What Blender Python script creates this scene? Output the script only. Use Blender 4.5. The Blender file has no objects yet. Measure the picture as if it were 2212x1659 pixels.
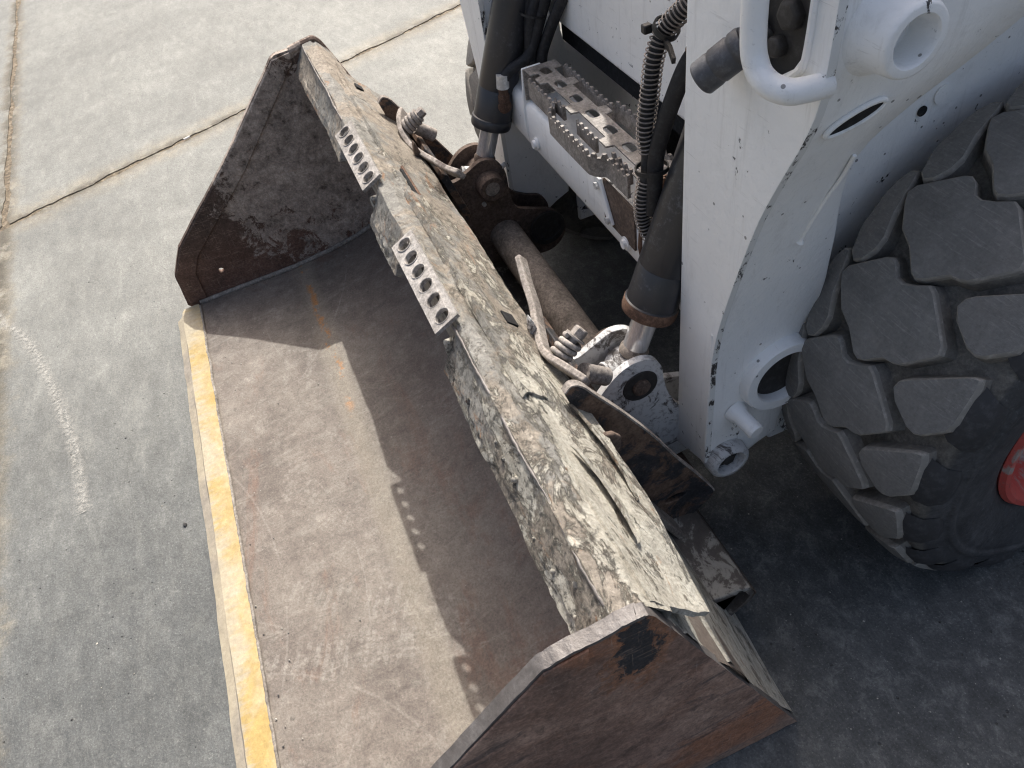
import bpy, bmesh, math, random
from mathutils import Vector, Matrix, noise
from mathutils.geometry import tessellate_polygon
random.seed(7)
R = math.radians
scene = bpy.context.scene

# ------------------------------------------------------------------ camera
cam_d = bpy.data.cameras.new('camera'); cam = bpy.data.objects.new('camera', cam_d)
scene.collection.objects.link(cam); scene.camera = cam
cam_d.sensor_width = 36.0; cam_d.lens = 1650/2212*36.0
cam_d.clip_start = 0.02; cam_d.clip_end = 300
def set_cam(pitch, roll, yaw, h):
    p, r, y = R(pitch), R(roll), R(yaw)
    f = Vector((math.cos(p)*math.cos(y), -math.cos(p)*math.sin(y), -math.sin(p)))
    rt = Vector((-math.sin(y), -math.cos(y), 0)); up = rt.cross(f)
    r2 = rt*math.cos(r) - up*math.sin(r); u2 = r2.cross(f)
    m = Matrix((r2, u2, -f)).transposed().to_4x4(); m.translation = (0, 0, h)
    cam.matrix_world = m
set_cam(46.5, 12.0, 13.25, 1.45)

# ------------------------------------------------------------------ world, sun, exposure
SUN_EL, SUN_AZ = 53.5, -21.5          # azimuth measured from +X towards +Y
w = bpy.data.worlds.new('World'); scene.world = w; w.use_nodes = True
nt = w.node_tree; bg = nt.nodes['Background']
sky = nt.nodes.new('ShaderNodeTexSky'); sky.sky_type = 'NISHITA'; sky.sun_disc = False
sky.sun_elevation = R(SUN_EL); sky.sun_rotation = R(90 - SUN_AZ)
sky.air_density = 1.0; sky.dust_density = 8.0; sky.ozone_density = 0.3
nt.links.new(sky.outputs[0], bg.inputs[0]); bg.inputs[1].default_value = 0.15
sd = bpy.data.lights.new('sun', 'SUN'); sd.energy = 3.4; sd.angle = R(0.55); sd.color = (1.0, 0.975, 0.925)
so = bpy.data.objects.new('sun', sd); scene.collection.objects.link(so)
sv = Vector((math.cos(R(SUN_EL))*math.cos(R(SUN_AZ)), math.cos(R(SUN_EL))*math.sin(R(SUN_AZ)), math.sin(R(SUN_EL))))
so.rotation_euler = sv.to_track_quat('Z', 'Y').to_euler(); so.location = sv*8
vs = scene.view_settings
vs.view_transform = 'Standard'; vs.look = 'None'; vs.gamma = 1.0; vs.exposure = 0.5
scene.render.engine = 'CYCLES'; scene.cycles.filter_width = 1.2

# ------------------------------------------------------------------ node helpers
def lin(h):
    if isinstance(h, str):
        c = [int(h[i:i+2], 16)/255 for i in (0, 2, 4)]
        return tuple(((x+0.055)/1.055)**2.4 if x > 0.04045 else x/12.92 for x in c) + (1,)
    return tuple(h) + (1,) if len(h) == 3 else tuple(h)
class NG:
    def __init__(s, name):
        s.mat = bpy.data.materials.new(name); s.mat.use_nodes = True
        s.t = s.mat.node_tree; s.b = s.t.nodes['Principled BSDF']
        s.tc = s.t.nodes.new('ShaderNodeTexCoord'); s.P = s.tc.outputs['Object']
        s.b.inputs['Specular IOR Level'].default_value = 0.35
    def put(s, sock, v):
        if hasattr(v, 'is_output'): s.t.links.new(v, sock)
        elif v is not None:
            try: sock.default_value = v
            except Exception: sock.default_value = lin(v)
    def map(s, scale=(1, 1, 1), rot=(0, 0, 0), loc=(0, 0, 0), vec=None):
        n = s.t.nodes.new('ShaderNodeMapping'); s.put(n.inputs[0], vec or s.P)
        n.inputs['Scale'].default_value = scale; n.inputs['Rotation'].default_value = rot; n.inputs['Location'].default_value = loc
        return n.outputs[0]
    def noise(s, scale, detail=6, rough=0.6, vec=None, dist=0.0, out=0):
        n = s.t.nodes.new('ShaderNodeTexNoise'); s.put(n.inputs['Vector'], vec or s.P)
        n.inputs['Scale'].default_value = scale; n.inputs['Detail'].default_value = detail
        n.inputs['Roughness'].default_value = rough; n.inputs['Distortion'].default_value = dist
        return n.outputs[out]
    def voro(s, scale, feature='F1', vec=None, out=0, rnd=1.0):
        n = s.t.nodes.new('ShaderNodeTexVoronoi'); n.feature = feature; s.put(n.inputs['Vector'], vec or s.P)
        n.inputs['Scale'].default_value = scale; n.inputs['Randomness'].default_value = rnd
        return n.outputs[out]
    def math(s, op, a, b=None, c=None, clamp=False):
        n = s.t.nodes.new('ShaderNodeMath'); n.operation = op; n.use_clamp = clamp
        for i, v in enumerate((a, b, c)):
            if v is not None: s.put(n.inputs[i], v)
        return n.outputs[0]
    def step(s, v, lo, hi):
        n = s.t.nodes.new('ShaderNodeMapRange'); n.interpolation_type = 'SMOOTHSTEP'; s.put(n.inputs[0], v)
        n.inputs[1].default_value = lo; n.inputs[2].default_value = hi
        return n.outputs[0]
    def mix(s, f, a, b, mode='MIX'):
        n = s.t.nodes.new('ShaderNodeMix'); n.data_type = 'RGBA'; n.blend_type = mode
        s.put(n.inputs[0], f)
        for i, v in ((6, a), (7, b)):
            if hasattr(v, 'is_output'): s.t.links.new(v, n.inputs[i])
            else: n.inputs[i].default_value = lin(v)
        return n.outputs[2]
    def ramp(s, f, stops):
        n = s.t.nodes.new('ShaderNodeValToRGB'); s.put(n.inputs[0], f); e = n.color_ramp.elements
        while len(e) < len(stops): e.new(0.5)
        for el, (p, c) in zip(e, stops): el.position = p; el.color = lin(c)
        return n.outputs[0]
    def grain(s, col, scale, amt, detail=5, vec=None, lo=0.34, hi=0.66):
        n = s.noise(scale, detail, 0.8, vec=vec)
        return s.mix(1.0, col, s.ramp(n, [(lo, (1-amt,)*3), (0.5, (1, 1, 1)), (hi, (1+amt,)*3)]), 'MULTIPLY')
    def xyz(s, vec=None):
        n = s.t.nodes.new('ShaderNodeSeparateXYZ'); s.put(n.inputs[0], vec or s.P); return n.outputs
    def length(s, vec):
        n = s.t.nodes.new('ShaderNodeVectorMath'); n.operation = 'LENGTH'; s.put(n.inputs[0], vec); return n.outputs['Value']
    def bump(s, h, dist=0.002, strength=1.0, prev=None):
        n = s.t.nodes.new('ShaderNodeBump'); s.put(n.inputs['Height'], h); n.inputs['Distance'].default_value = dist
        n.inputs['Strength'].default_value = strength
        if prev is not None: s.put(n.inputs['Normal'], prev)
        return n.outputs[0]
    def out(s, col, rough=0.8, metal=0.0, normal=None, spec=None):
        if hasattr(col, 'is_output'): s.t.links.new(col, s.b.inputs['Base Color'])
        else: s.b.inputs['Base Color'].default_value = lin(col)
        s.put(s.b.inputs['Roughness'], rough); s.put(s.b.inputs['Metallic'], metal)
        if normal is not None: s.put(s.b.inputs['Normal'], normal)
        if spec is not None: s.b.inputs['Specular IOR Level'].default_value = spec
        return s.mat

# joint lines of the pavement
JA, JB = Vector((3.09, 1.11)), Vector((3.83, -1.0))
JC = Vector((6.07, 1.24))
M = {}
def m_concrete():
    g = NG('concrete')
    x, y, z = g.xyz()
    big = g.noise(0.8, 4, 0.55); mid = g.noise(5.0, 8, 0.7, dist=0.3); fine = g.noise(75, 5, 0.75); spk = g.noise(230, 2, 0.6)
    st = g.noise(6.0, 8, 0.74, vec=g.map((1.0, 3.0, 1), (0, 0, R(-33))), dist=0.5)           # trowel and scrape streaks
    st2 = g.noise(12.0, 8, 0.76, vec=g.map((1.0, 4.0, 1), (0, 0, R(38))), dist=0.5)
    blot = g.noise(20, 8, 0.78, dist=0.4)
    col = g.ramp(big, [(0.3, (0.20, 0.20, 0.193)), (0.7, (0.243, 0.241, 0.229))])
    col = g.mix(g.math('MULTIPLY', g.step(mid, 0.44, 0.62), 0.35), col, (0.205, 0.207, 0.202))
    col = g.mix(g.math('MULTIPLY', g.step(st, 0.50, 0.66), 0.40), col, (0.315, 0.311, 0.293))
    col = g.mix(g.math('MULTIPLY', g.step(st2, 0.52, 0.64), 0.42), col, (0.165, 0.167, 0.166))
    # blotchy darker tone towards the near end, and again under the machine
    wob2 = g.math('ADD', g.math('MULTIPLY', mid, 0.7), g.math('MULTIPLY', st, 0.9))
    near_tone = g.math('MULTIPLY', g.step(g.math('ADD', x, wob2), 3.45, 1.65), 0.90)
    dark = g.ramp(g.math('ADD', g.math('MULTIPLY', blot, 0.6), g.math('MULTIPLY', st, 0.4)), [(0.36, (0.070, 0.074, 0.079)), (0.50, (0.098, 0.102, 0.106)), (0.64, (0.158, 0.160, 0.160))])
    col = g.mix(near_tone, col, dark)
    under_tone = g.math('MULTIPLY', g.step(g.math('ADD', y, g.math('MULTIPLY', mid, 0.4)), 0.0, -0.35), g.step(x, 2.6, 1.9))
    odk = g.ramp(blot, [(0.36, (0.034, 0.036, 0.039)), (0.52, (0.066, 0.069, 0.072)), (0.62, (0.20, 0.20, 0.198))])
    col = g.mix(g.math('MULTIPLY', under_tone, 0.42), col, odk)
    # splashes of pale cement, dark specks, scratches
    col = g.mix(g.math('MULTIPLY', g.step(g.noise(34, 8, 0.8, dist=0.6), 0.60, 0.70), 0.5), col, (0.31, 0.31, 0.298))
    col = g.mix(g.math('MULTIPLY', g.step(spk, 0.58, 0.72), 0.35), col, (0.36, 0.355, 0.34))
    col = g.mix(g.math('MULTIPLY', g.step(fine, 0.56, 0.70), 0.5), col, (0.085, 0.085, 0.085))
    pit = g.step(g.voro(26), 0.075, 0.03); pit = g.math('MULTIPLY', pit, g.step(big, 0.45, 0.52))
    col = g.mix(g.math('MULTIPLY', pit, 0.6), col, (0.07, 0.068, 0.066))
    # sand and grime along the joints
    def dist_line(a, b):
        n = Vector((b.y-a.y, a.x-b.x)).normalized()
        d = g.math('ADD', g.math('MULTIPLY', x, n.x), g.math('MULTIPLY', y, n.y))
        return g.math('SUBTRACT', d, n.x*a.x+n.y*a.y)
    wn = g.noise(7, 7, 0.75); wob = g.math('MULTIPLY', g.math('SUBTRACT', wn, 0.5), 0.20)
    for a, b, wd in ((JA, JB, 0.15), (JA, JC, 0.07)):
        d = g.math('ABSOLUTE', g.math('ADD', dist_line(a, b), wob))
        f = g.math('MULTIPLY', g.step(d, wd, 0.0), g.step(blot, 0.30, 0.55))
        col = g.mix(g.math('MULTIPLY', f, 0.6), col, (0.285, 0.24, 0.175))
        d2 = g.math('ABSOLUTE', g.math('ADD', dist_line(a, b), g.math('MULTIPLY', wob, 0.5)))
        col = g.mix(g.math('MULTIPLY', g.step(d2, 0.06, 0.0), g.step(wn, 0.40, 0.54)), col, (0.10, 0.088, 0.070))
    h = g.math('ADD', g.math('MULTIPLY', fine, 0.7), g.math('MULTIPLY', mid, 0.6))
    h = g.math('ADD', h, g.math('MULTIPLY', spk, 0.3)); h = g.math('SUBTRACT', h, g.math('MULTIPLY', pit, 1.2))
    col = g.grain(col, 1.6, 0.16, 6); col = g.grain(col, 9, 0.14, 8, vec=g.map((1.0, 2.2, 1), (0, 0, R(-35)))); col = g.grain(col, 60, 0.13, 6); col = g.grain(col, 190, 0.24, 3)
    col = g.mix(1.0, col, (0.80, 0.822, 0.80), 'MULTIPLY')
    return g.out(col, g.math('ADD', 0.48, g.math('MULTIPLY', mid, 0.3)), normal=g.bump(h, 0.003, 0.9), spec=0.3)
def m_sand():
    g = NG('sandy_soil')
    n = g.noise(40, 8, 0.75)
    return g.out(g.ramp(n, [(0.32, (0.055, 0.046, 0.036)), (0.5, (0.15, 0.122, 0.088)), (0.66, (0.30, 0.255, 0.19))]), 0.95, normal=g.bump(g.noise(70, 6, 0.7), 0.006))
def m_chalk():
    g = NG('chalk')
    g.out((0.42, 0.415, 0.385), 0.95)
    t = g.t.nodes.new('ShaderNodeBsdfTransparent'); mx = g.t.nodes.new('ShaderNodeMixShader')
    f = g.step(g.noise(85, 8, 0.8), 0.36, 0.66)
    u = g.t.nodes.new('ShaderNodeUVMap'); uv = g.xyz(u.outputs[0])
    edge = g.step(g.math('ABSOLUTE', g.math('SUBTRACT', uv[1], 0.5)), 0.5, 0.0)
    f = g.math('MULTIPLY', g.math('MULTIPLY', f, edge), 0.75)
    g.t.links.new(f, mx.inputs[0]); g.t.links.new(t.outputs[0], mx.inputs[1]); g.t.links.new(g.b.outputs[0], mx.inputs[2])
    g.t.links.new(mx.outputs[0], g.t.nodes['Material Output'].inputs[0])
    return g.mat
PRINTS = [(1.665, .375, 25, .14, .050, 'stud', .60), (1.66, .205, -12, .15, .05, 'ring', .40), (0.775, .085, 62, .085, .058, 'ring', .75), (0.86, .155, 62, .06, .045, 'bar', .60),
          (0.785, .215, 70, .12, .045, 'stud', .45), (0.945, .285, 60, .10, .042, 'bar', .45), (0.81, .345, 66, .10, .045, 'bar', .60), (1.20, .26, 30, .13, .048, 'stud', .35), (1.42, .30, 15, .12, .045, 'bar', .35)]
SCRATCH = [(1.05, 1.15, .80, .0022), (0.2, .95, .92, .0018), (2.3, .9, .98, .002), (1.9, -.35, .60, .0018), (.35, .62, .52, .0025), (1.0, .9, .72, .0016), (2.6, .2, 1.62, .002)]
def m_floor():
    g = NG('worn_bucket_steel')
    x, y, z = g.xyz()
    n1 = g.noise(3.5, 8, 0.68, dist=0.5); n2 = g.noise(26, 8, 0.78, dist=0.3); n3 = g.noise(150, 4, 0.75)
    sc = g.noise(5, 8, 0.78, vec=g.map((5.0, 1.2, 1), (0, 0, R(20))), dist=0.6)
    sc2 = g.noise(6, 8, 0.78, vec=g.map((9.0, 1.1, 1), (0, 0, R(-38))), dist=0.6)
    sc3 = g.noise(4, 6, 0.7, vec=g.map((40.0, 0.8, 1), (0, 0, R(-62))))
    col = g.ramp(n1, [(0.30, (0.118, 0.099, 0.088)), (0.5, (0.172, 0.149, 0.131)), (0.70, (0.235, 0.211, 0.184))])
    col = g.mix(g.math('MULTIPLY', g.step(n2, 0.47, 0.66), 0.55), col, (0.27, 0.25, 0.222))
    col = g.mix(g.math('MULTIPLY', g.step(n2, 0.47, 0.33), 0.5), col, (0.095, 0.079, 0.070))
    col = g.mix(g.math('MULTIPLY', g.step(g.math('ADD', y, g.math('MULTIPLY', n1, 0.25)), 0.20, -0.05), 0.40), col, (0.150, 0.112, 0.093))
    rst = g.math('MULTIPLY', g.step(g.noise(2.6, 7, 0.72, vec=g.map((1, 2.2, 1)), dist=0.7), 0.54, 0.66), 0.5)
    col = g.mix(rst, col, (0.175, 0.104, 0.076))
    for s_, lo, f_, c_ in ((sc, 0.54, 0.28, (0.29, 0.27, 0.24)), (sc2, 0.60, 0.25, (0.30, 0.282, 0.254)), (sc3, 0.66, 0.4, (0.34, 0.318, 0.288))):
        col = g.mix(g.math('MULTIPLY', g.step(s_, lo, lo+0.07), f_), col, c_)
    col = g.mix(g.math('MULTIPLY', g.step(sc, 0.44, 0.36), 0.35), col, (0.09, 0.078, 0.070))
    # boot prints smeared in the dust
    wob = g.math('MULTIPLY', g.math('SUBTRACT', g.noise(16, 5, 0.7), 0.5), 1.8); keep = g.step(n2, 0.40, 0.60)
    dst = g.noise(7, 5, 0.65, out=1)
    for i, (px, py, a, lx, ly, kind, amt) in enumerate(PRINTS):
        v = g.map((1, 1, 1), (0, 0, 0), (-px, -py, 0))
        v = g.map((1, 1, 1), (0, 0, R(-a)), (0, 0, 0), vec=v); v = g.mix(0.02, v, dst)
        e = g.math('ADD', g.length(g.map((1/lx, 1/ly, 0), vec=v)), g.math('MULTIPLY', wob, 0.6))
        ins = g.math('MULTIPLY', g.step(e, 1.05, 0.85), keep)
        if kind == 'stud': cell = g.step(g.voro(75, vec=v, rnd=0.12), 0.50, 0.36)
        else:
            wv = g.t.nodes.new('ShaderNodeTexWave'); g.put(wv.inputs['Vector'], v); wv.inputs['Scale'].default_value = 15
            wv.wave_type = 'RINGS' if kind == 'ring' else 'BANDS'; wv.inputs['Distortion'].default_value = 1.2; wv.inputs['Detail'].default_value = 3
            cell = g.step(wv.outputs[1], 0.38, 0.62)
        col = g.mix(g.math('MULTIPLY', g.math('MULTIPLY', ins, cell), amt*0.6), col, (0.33, 0.312, 0.282))
    gate = g.step(n1, 0.46, 0.54); gate2 = g.step(n1, 0.54, 0.46)
    for i, (cx, cy, r_, w_) in enumerate(SCRATCH):                 # long curved gouges from stones and buckets of rubble
        d = g.math('ABSOLUTE', g.math('SUBTRACT', g.math('ADD', g.length(g.map((1, 1, 0), (0, 0, 0), (-cx, -cy, 0))), g.math('MULTIPLY', n2, 0.006)), r_+0.003))
        col = g.mix(g.math('MULTIPLY', g.math('MULTIPLY', g.step(d, w_*1.6, w_*0.4), gate if i % 2 else gate2), 0.22), col, (0.33, 0.31, 0.28))
    # pale worn band and rust along the floor seam
    sm = g.math('ABSOLUTE', g.math('SUBTRACT', g.math('ADD', y, g.math('ADD', g.math('MULTIPLY', g.math('SUBTRACT', n2, .5), 0.03), g.math('MULTIPLY', g.math('SUBTRACT', n1, .5), 0.05))), 0.090))
    col = g.mix(g.math('MULTIPLY', g.step(sm, 0.05, 0.006), 0.40), col, (0.31, 0.278, 0.222))
    fr = g.math('MULTIPLY', g.math('MULTIPLY', g.step(sm, 0.016, 0.002), g.step(g.noise(16, 5, 0.7), 0.52, 0.60)), g.step(x, 1.38, 1.52))
    col = g.mix(g.math('MULTIPLY', fr, 0.8), col, (0.42, 0.19, 0.055))
    col = g.mix(g.math('MULTIPLY', g.step(n3, 0.60, 0.72), 0.4), col, (0.36, 0.335, 0.30))
    col = g.mix(g.math('MULTIPLY', g.step(n3, 0.42, 0.32), 0.4), col, (0.07, 0.06, 0.053))
    col = g.mix(g.math('MULTIPLY', g.step(g.voro(11), 0.085, 0.05), g.step(n1, 0.52, 0.6)), col, (0.05, 0.043, 0.038))
    h = g.math('ADD', g.math('MULTIPLY', n2, 0.8), g.math('MULTIPLY', sc, 0.4)); h = g.math('ADD', h, g.math('MULTIPLY', n3, 0.25))
    col = g.grain(col, 5, 0.16, 8); col = g.grain(col, 60, 0.09, 6); col = g.grain(col, 200, 0.20, 3)
    col = g.mix(1.0, col, (0.91, 0.905, 0.885), 'MULTIPLY')
    return g.out(col, 0.60, 0.10, normal=g.bump(h, 0.0028, 0.9))
def cement_steel(name, on_rim):
    """worn steel with flaking patches of dried cement, rust blooms and dark chips"""
    g = NG(name)
    x, y, z = g.xyz()
    n1 = g.noise(5, 8, 0.72, dist=0.5); n2 = g.noise(30, 8, 0.78, dist=0.4); n3 = g.noise(170, 3, 0.7); chip = g.noise(48, 6, 0.72, dist=0.8)
    pn = g.noise(11, 9, 0.8, vec=g.map((1.0, 2.0, 2.0)), dist=0.5)
    steel = g.ramp(n2, [(0.32, (0.165, 0.142, 0.116)), (0.52, (0.25, 0.22, 0.182)), (0.68, (0.34, 0.305, 0.255))])
    grey = g.ramp(n2, [(0.32, (0.14, 0.136, 0.125)), (0.6, (0.25, 0.242, 0.22))])
    steel = g.mix(g.step(n1, 0.50, 0.56), steel, grey)
    cem = g.ramp(n2, [(0.30, (0.28, 0.262, 0.218)), (0.50, (0.405, 0.385, 0.327)), (0.70, (0.54, 0.52, 0.452))])
    # how much cement has stuck: heavy towards the near end, thin at the far end
    thr = g.math('ADD', g.math('MULTIPLY', x, 0.155), 0.335)
    if on_rim:
        crown = g.math('MULTIPLY', g.step(y, -0.182, -0.166), g.step(y, -0.122, -0.134))          # crest rubbed bare
        thr = g.math('ADD', thr, g.math('MULTIPLY', crown, 0.085))
        thr = g.math('ADD', thr, g.math('MULTIPLY', g.step(y, -0.135, -0.120), 0.045))
    m = g.step(g.math('SUBTRACT', pn, thr), 0.0, 0.055)
    col = g.mix(g.math('MULTIPLY', m, 0.78), steel, cem)
    edge = g.math('MULTIPLY', g.step(g.math('SUBTRACT', pn, thr), -0.035, 0.0), g.math('SUBTRACT', 1.0, m))
    col = g.mix(g.math('MULTIPLY', edge, 0.45), col, (0.10, 0.088, 0.072))
    col = g.mix(g.math('MULTIPLY', g.step(chip, 0.61, 0.65), 0.65), col, (0.13, 0.122, 0.108))
    rs = g.noise(8, 7, 0.75, vec=g.map((1, 3, 3)), dist=0.5)
    col = g.mix(g.math('MULTIPLY', g.step(rs, 0.60, 0.66), 0.65), col, (0.25, 0.135, 0.07))
    if on_rim:      # shade of hollows between spatter lumps, painted dark on the front face
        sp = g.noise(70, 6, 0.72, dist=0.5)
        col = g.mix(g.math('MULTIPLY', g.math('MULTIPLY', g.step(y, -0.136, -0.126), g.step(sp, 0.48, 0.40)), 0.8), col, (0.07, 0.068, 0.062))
    col = g.grain(col, 16, 0.14, 8); col = g.grain(col, 180, 0.24, 3)
    h = g.math('ADD', g.math('MULTIPLY', m, 0.9), g.math('ADD', n2, g.math('MULTIPLY', n3, 0.25))); h = g.math('SUBTRACT', h, g.math('MULTIPLY', g.step(chip, 0.60, 0.63), 0.6))
    return g.out(col, 0.88, normal=g.bump(h, 0.0028, 0.9), spec=0.25)
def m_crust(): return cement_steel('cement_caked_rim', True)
def m_dustsheet(): return cement_steel('cement_caked_flange', False)
def m_sideplate(name, outer):
    g = NG(name)
    x, y, z = g.xyz()
    n1 = g.noise(5, 7, 0.65, dist=0.6); n2 = g.noise(26, 8, 0.74, dist=0.3); n3 = g.noise(160, 5, 0.7)
    st = g.noise(6, 8, 0.78, vec=g.map((1, 1.3, 3.0), (R(-32), 0, 0)), dist=0.6)
    sc = g.noise(14, 6, 0.7, vec=g.map((1, 1.5, 22.0), (R(28), 0, 0)))
    if outer:
        col = g.ramp(n1, [(0.3, (0.105, 0.078, 0.067)), (0.48, (0.225, 0.160, 0.130)), (0.68, (0.37, 0.285, 0.235))])
        col = g.mix(g.math('MULTIPLY', g.step(st, 0.48, 0.68), 0.55), col, (0.165, 0.100, 0.070))
        col = g.mix(g.math('MULTIPLY', g.step(g.noise(3.3, 5, 0.6), 0.52, 0.62), 0.75), col, (0.30, 0.145, 0.078))
        dk = g.math('MULTIPLY', g.step(g.noise(4.0, 8, 0.76, vec=g.map((1, 1.4, 4), (R(-32), 0, 0), (3, 1.3, 0)), dist=0.8), 0.54, 0.64), 0.75)
        col = g.mix(dk, col, (0.065, 0.062, 0.066))
        # chipped black paint patch below the top corner
        v = g.map((1, 1, 1), (0, 0, 0), (0, 0.158, -0.605)); v = g.map((0, 34, 13), (R(-12), 0, 0), vec=v)
        e = g.math('ADD', g.length(v), g.math('MULTIPLY', g.math('SUBTRACT', g.noise(26, 8, 0.8, dist=0.6), .5), 4.5))
        col = g.mix(g.math('MULTIPLY', g.step(e, 1.7, 1.1), 0.6), col, (0.26, 0.125, 0.06)); col = g.mix(g.step(e, 0.95, 0.75), col, (0.030, 0.034, 0.040))
        lo = g.math('MULTIPLY', g.step(g.math('ADD', z, g.math('MULTIPLY', n1, 0.12)), 0.16, 0.05), 0.55)
        col = g.mix(lo, col, (0.30, 0.245, 0.20))
    else:
        col = g.ramp(n1, [(0.3, (0.045, 0.037, 0.033)), (0.55, (0.074, 0.059, 0.052)), (0.75, (0.115, 0.084, 0.069))])
        col = g.mix(g.math('MULTIPLY', g.step(z, 0.30, 0.10), 0.6), col, (0.15, 0.094, 0.074))
        v = g.map((0, 3.6, 2.7), (0, 0, 0), (0, 0.03*3.6, -0.38*2.7))
        e = g.math('ADD', g.length(v), g.math('MULTIPLY', g.math('SUBTRACT', g.noise(11, 8, 0.82, dist=0.5), .5), 3.2))
        col = g.mix(g.math('MULTIPLY', g.step(e, 0.98, 0.88), 0.88), col, g.ramp(n2, [(0.32, (0.12, 0.116, 0.108)), (0.46, (0.28, 0.275, 0.258)), (0.64, (0.44, 0.435, 0.41))]))
        col = g.mix(g.math('MULTIPLY', g.step(n2, 0.56, 0.7), g.math('MULTIPLY', g.step(e, 1.5, 0.9), 0.7)), col, (0.33, 0.32, 0.295))
    col = g.mix(g.math('MULTIPLY', g.step(sc, 0.57, 0.63), 0.40), col, (0.30, 0.25, 0.21))
    sc4 = g.noise(9, 5, 0.7, vec=g.map((1, 40.0, 1.6), (R(32), 0, 0)))
    col = g.mix(g.math('MULTIPLY', g.step(sc4, 0.61, 0.64), 0.45), col, (0.33, 0.28, 0.24))
    col = g.mix(g.math('MULTIPLY', g.step(n3, 0.56, 0.70), 0.5), col, (0.24, 0.19, 0.155))
    col = g.mix(g.math('MULTIPLY', g.step(n2, 0.44, 0.34), 0.45), col, (0.050, 0.041, 0.037))
    h = g.math('ADD', n2, g.math('MULTIPLY', n3, 0.35))
    col = g.grain(col, 9, 0.25, 8, vec=g.map((1, 1, 1.5), (R(-32), 0, 0))); col = g.grain(col, 50, 0.22, 6); col = g.grain(col, 170, 0.28, 3)
    col = g.mix(1.0, col, (1.12, 0.98, 0.90), 'MULTIPLY')
    return g.out(col, 0.66, 0.15, normal=g.bump(h, 0.0022, 0.8))
def m_edge():      # bare worn metal edges
    g = NG('bare_worn_steel')
    n = g.noise(28, 8, 0.8, dist=0.4)
    return g.out(g.ramp(n, [(0.3, (0.095, 0.084, 0.078)), (0.52, (0.155, 0.142, 0.134)), (0.70, (0.25, 0.234, 0.224))]), 0.5, 0.35, normal=g.bump(g.noise(90, 6, 0.7), 0.002, 0.7))
def m_yellow():
    g = NG('worn_yellow_paint')
    x, y, z = g.xyz()
    n1 = g.noise(4.0, 7, 0.65, dist=0.4); n2 = g.noise(45, 8, 0.75); st = g.noise(9, 8, 0.7, vec=g.map((9, 1.0, 1), (0, 0, R(20))))
    col = g.ramp(n2, [(0.3, (0.36, 0.255, 0.088)), (0.55, (0.45, 0.328, 0.125)), (0.8, (0.49, 0.39, 0.21))])
    worn = g.math('ADD', g.math('MULTIPLY', g.math('SUBTRACT', y, 0.452), 18.0), g.math('MULTIPLY', g.math('SUBTRACT', n1, 0.5), 4.5))
    worn = g.step(g.math('ADD', worn, g.math('MULTIPLY', g.math('SUBTRACT', st, 0.5), 3.0)), -0.25, 0.65)
    col = g.mix(worn, col, g.ramp(n2, [(0.3, (0.33, 0.295, 0.225)), (0.7, (0.45, 0.41, 0.325))]))
    lip = g.step(g.math('ADD', y, g.math('MULTIPLY', n2, 0.004)), 0.481, 0.485)
    col = g.mix(lip, col, g.ramp(n2, [(0.3, (0.24, 0.213, 0.178)), (0.7, (0.33, 0.30, 0.255))]))
    col = g.mix(g.math('MULTIPLY', g.step(g.noise(120, 5, 0.7), 0.62, 0.7), 0.6), col, (0.13, 0.11, 0.08))
    col = g.mix(g.math('MULTIPLY', g.step(g.noise(11, 6, 0.7, vec=g.map((1, .5, 1))), 0.62, 0.70), 0.5), col, (0.30, 0.27, 0.21))
    col = g.mix(g.math('MULTIPLY', g.step(n1, 0.36, 0.56), 0.68), col, (0.455, 0.395, 0.28))
    col = g.grain(col, 30, 0.10, 7); col = g.grain(col, 110, 0.14, 4)
    col = g.mix(1.0, col, (0.86, 0.86, 0.86), 'MULTIPLY')
    return g.out(col, 0.75, normal=g.bump(n2, 0.0015, 0.7))
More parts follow.
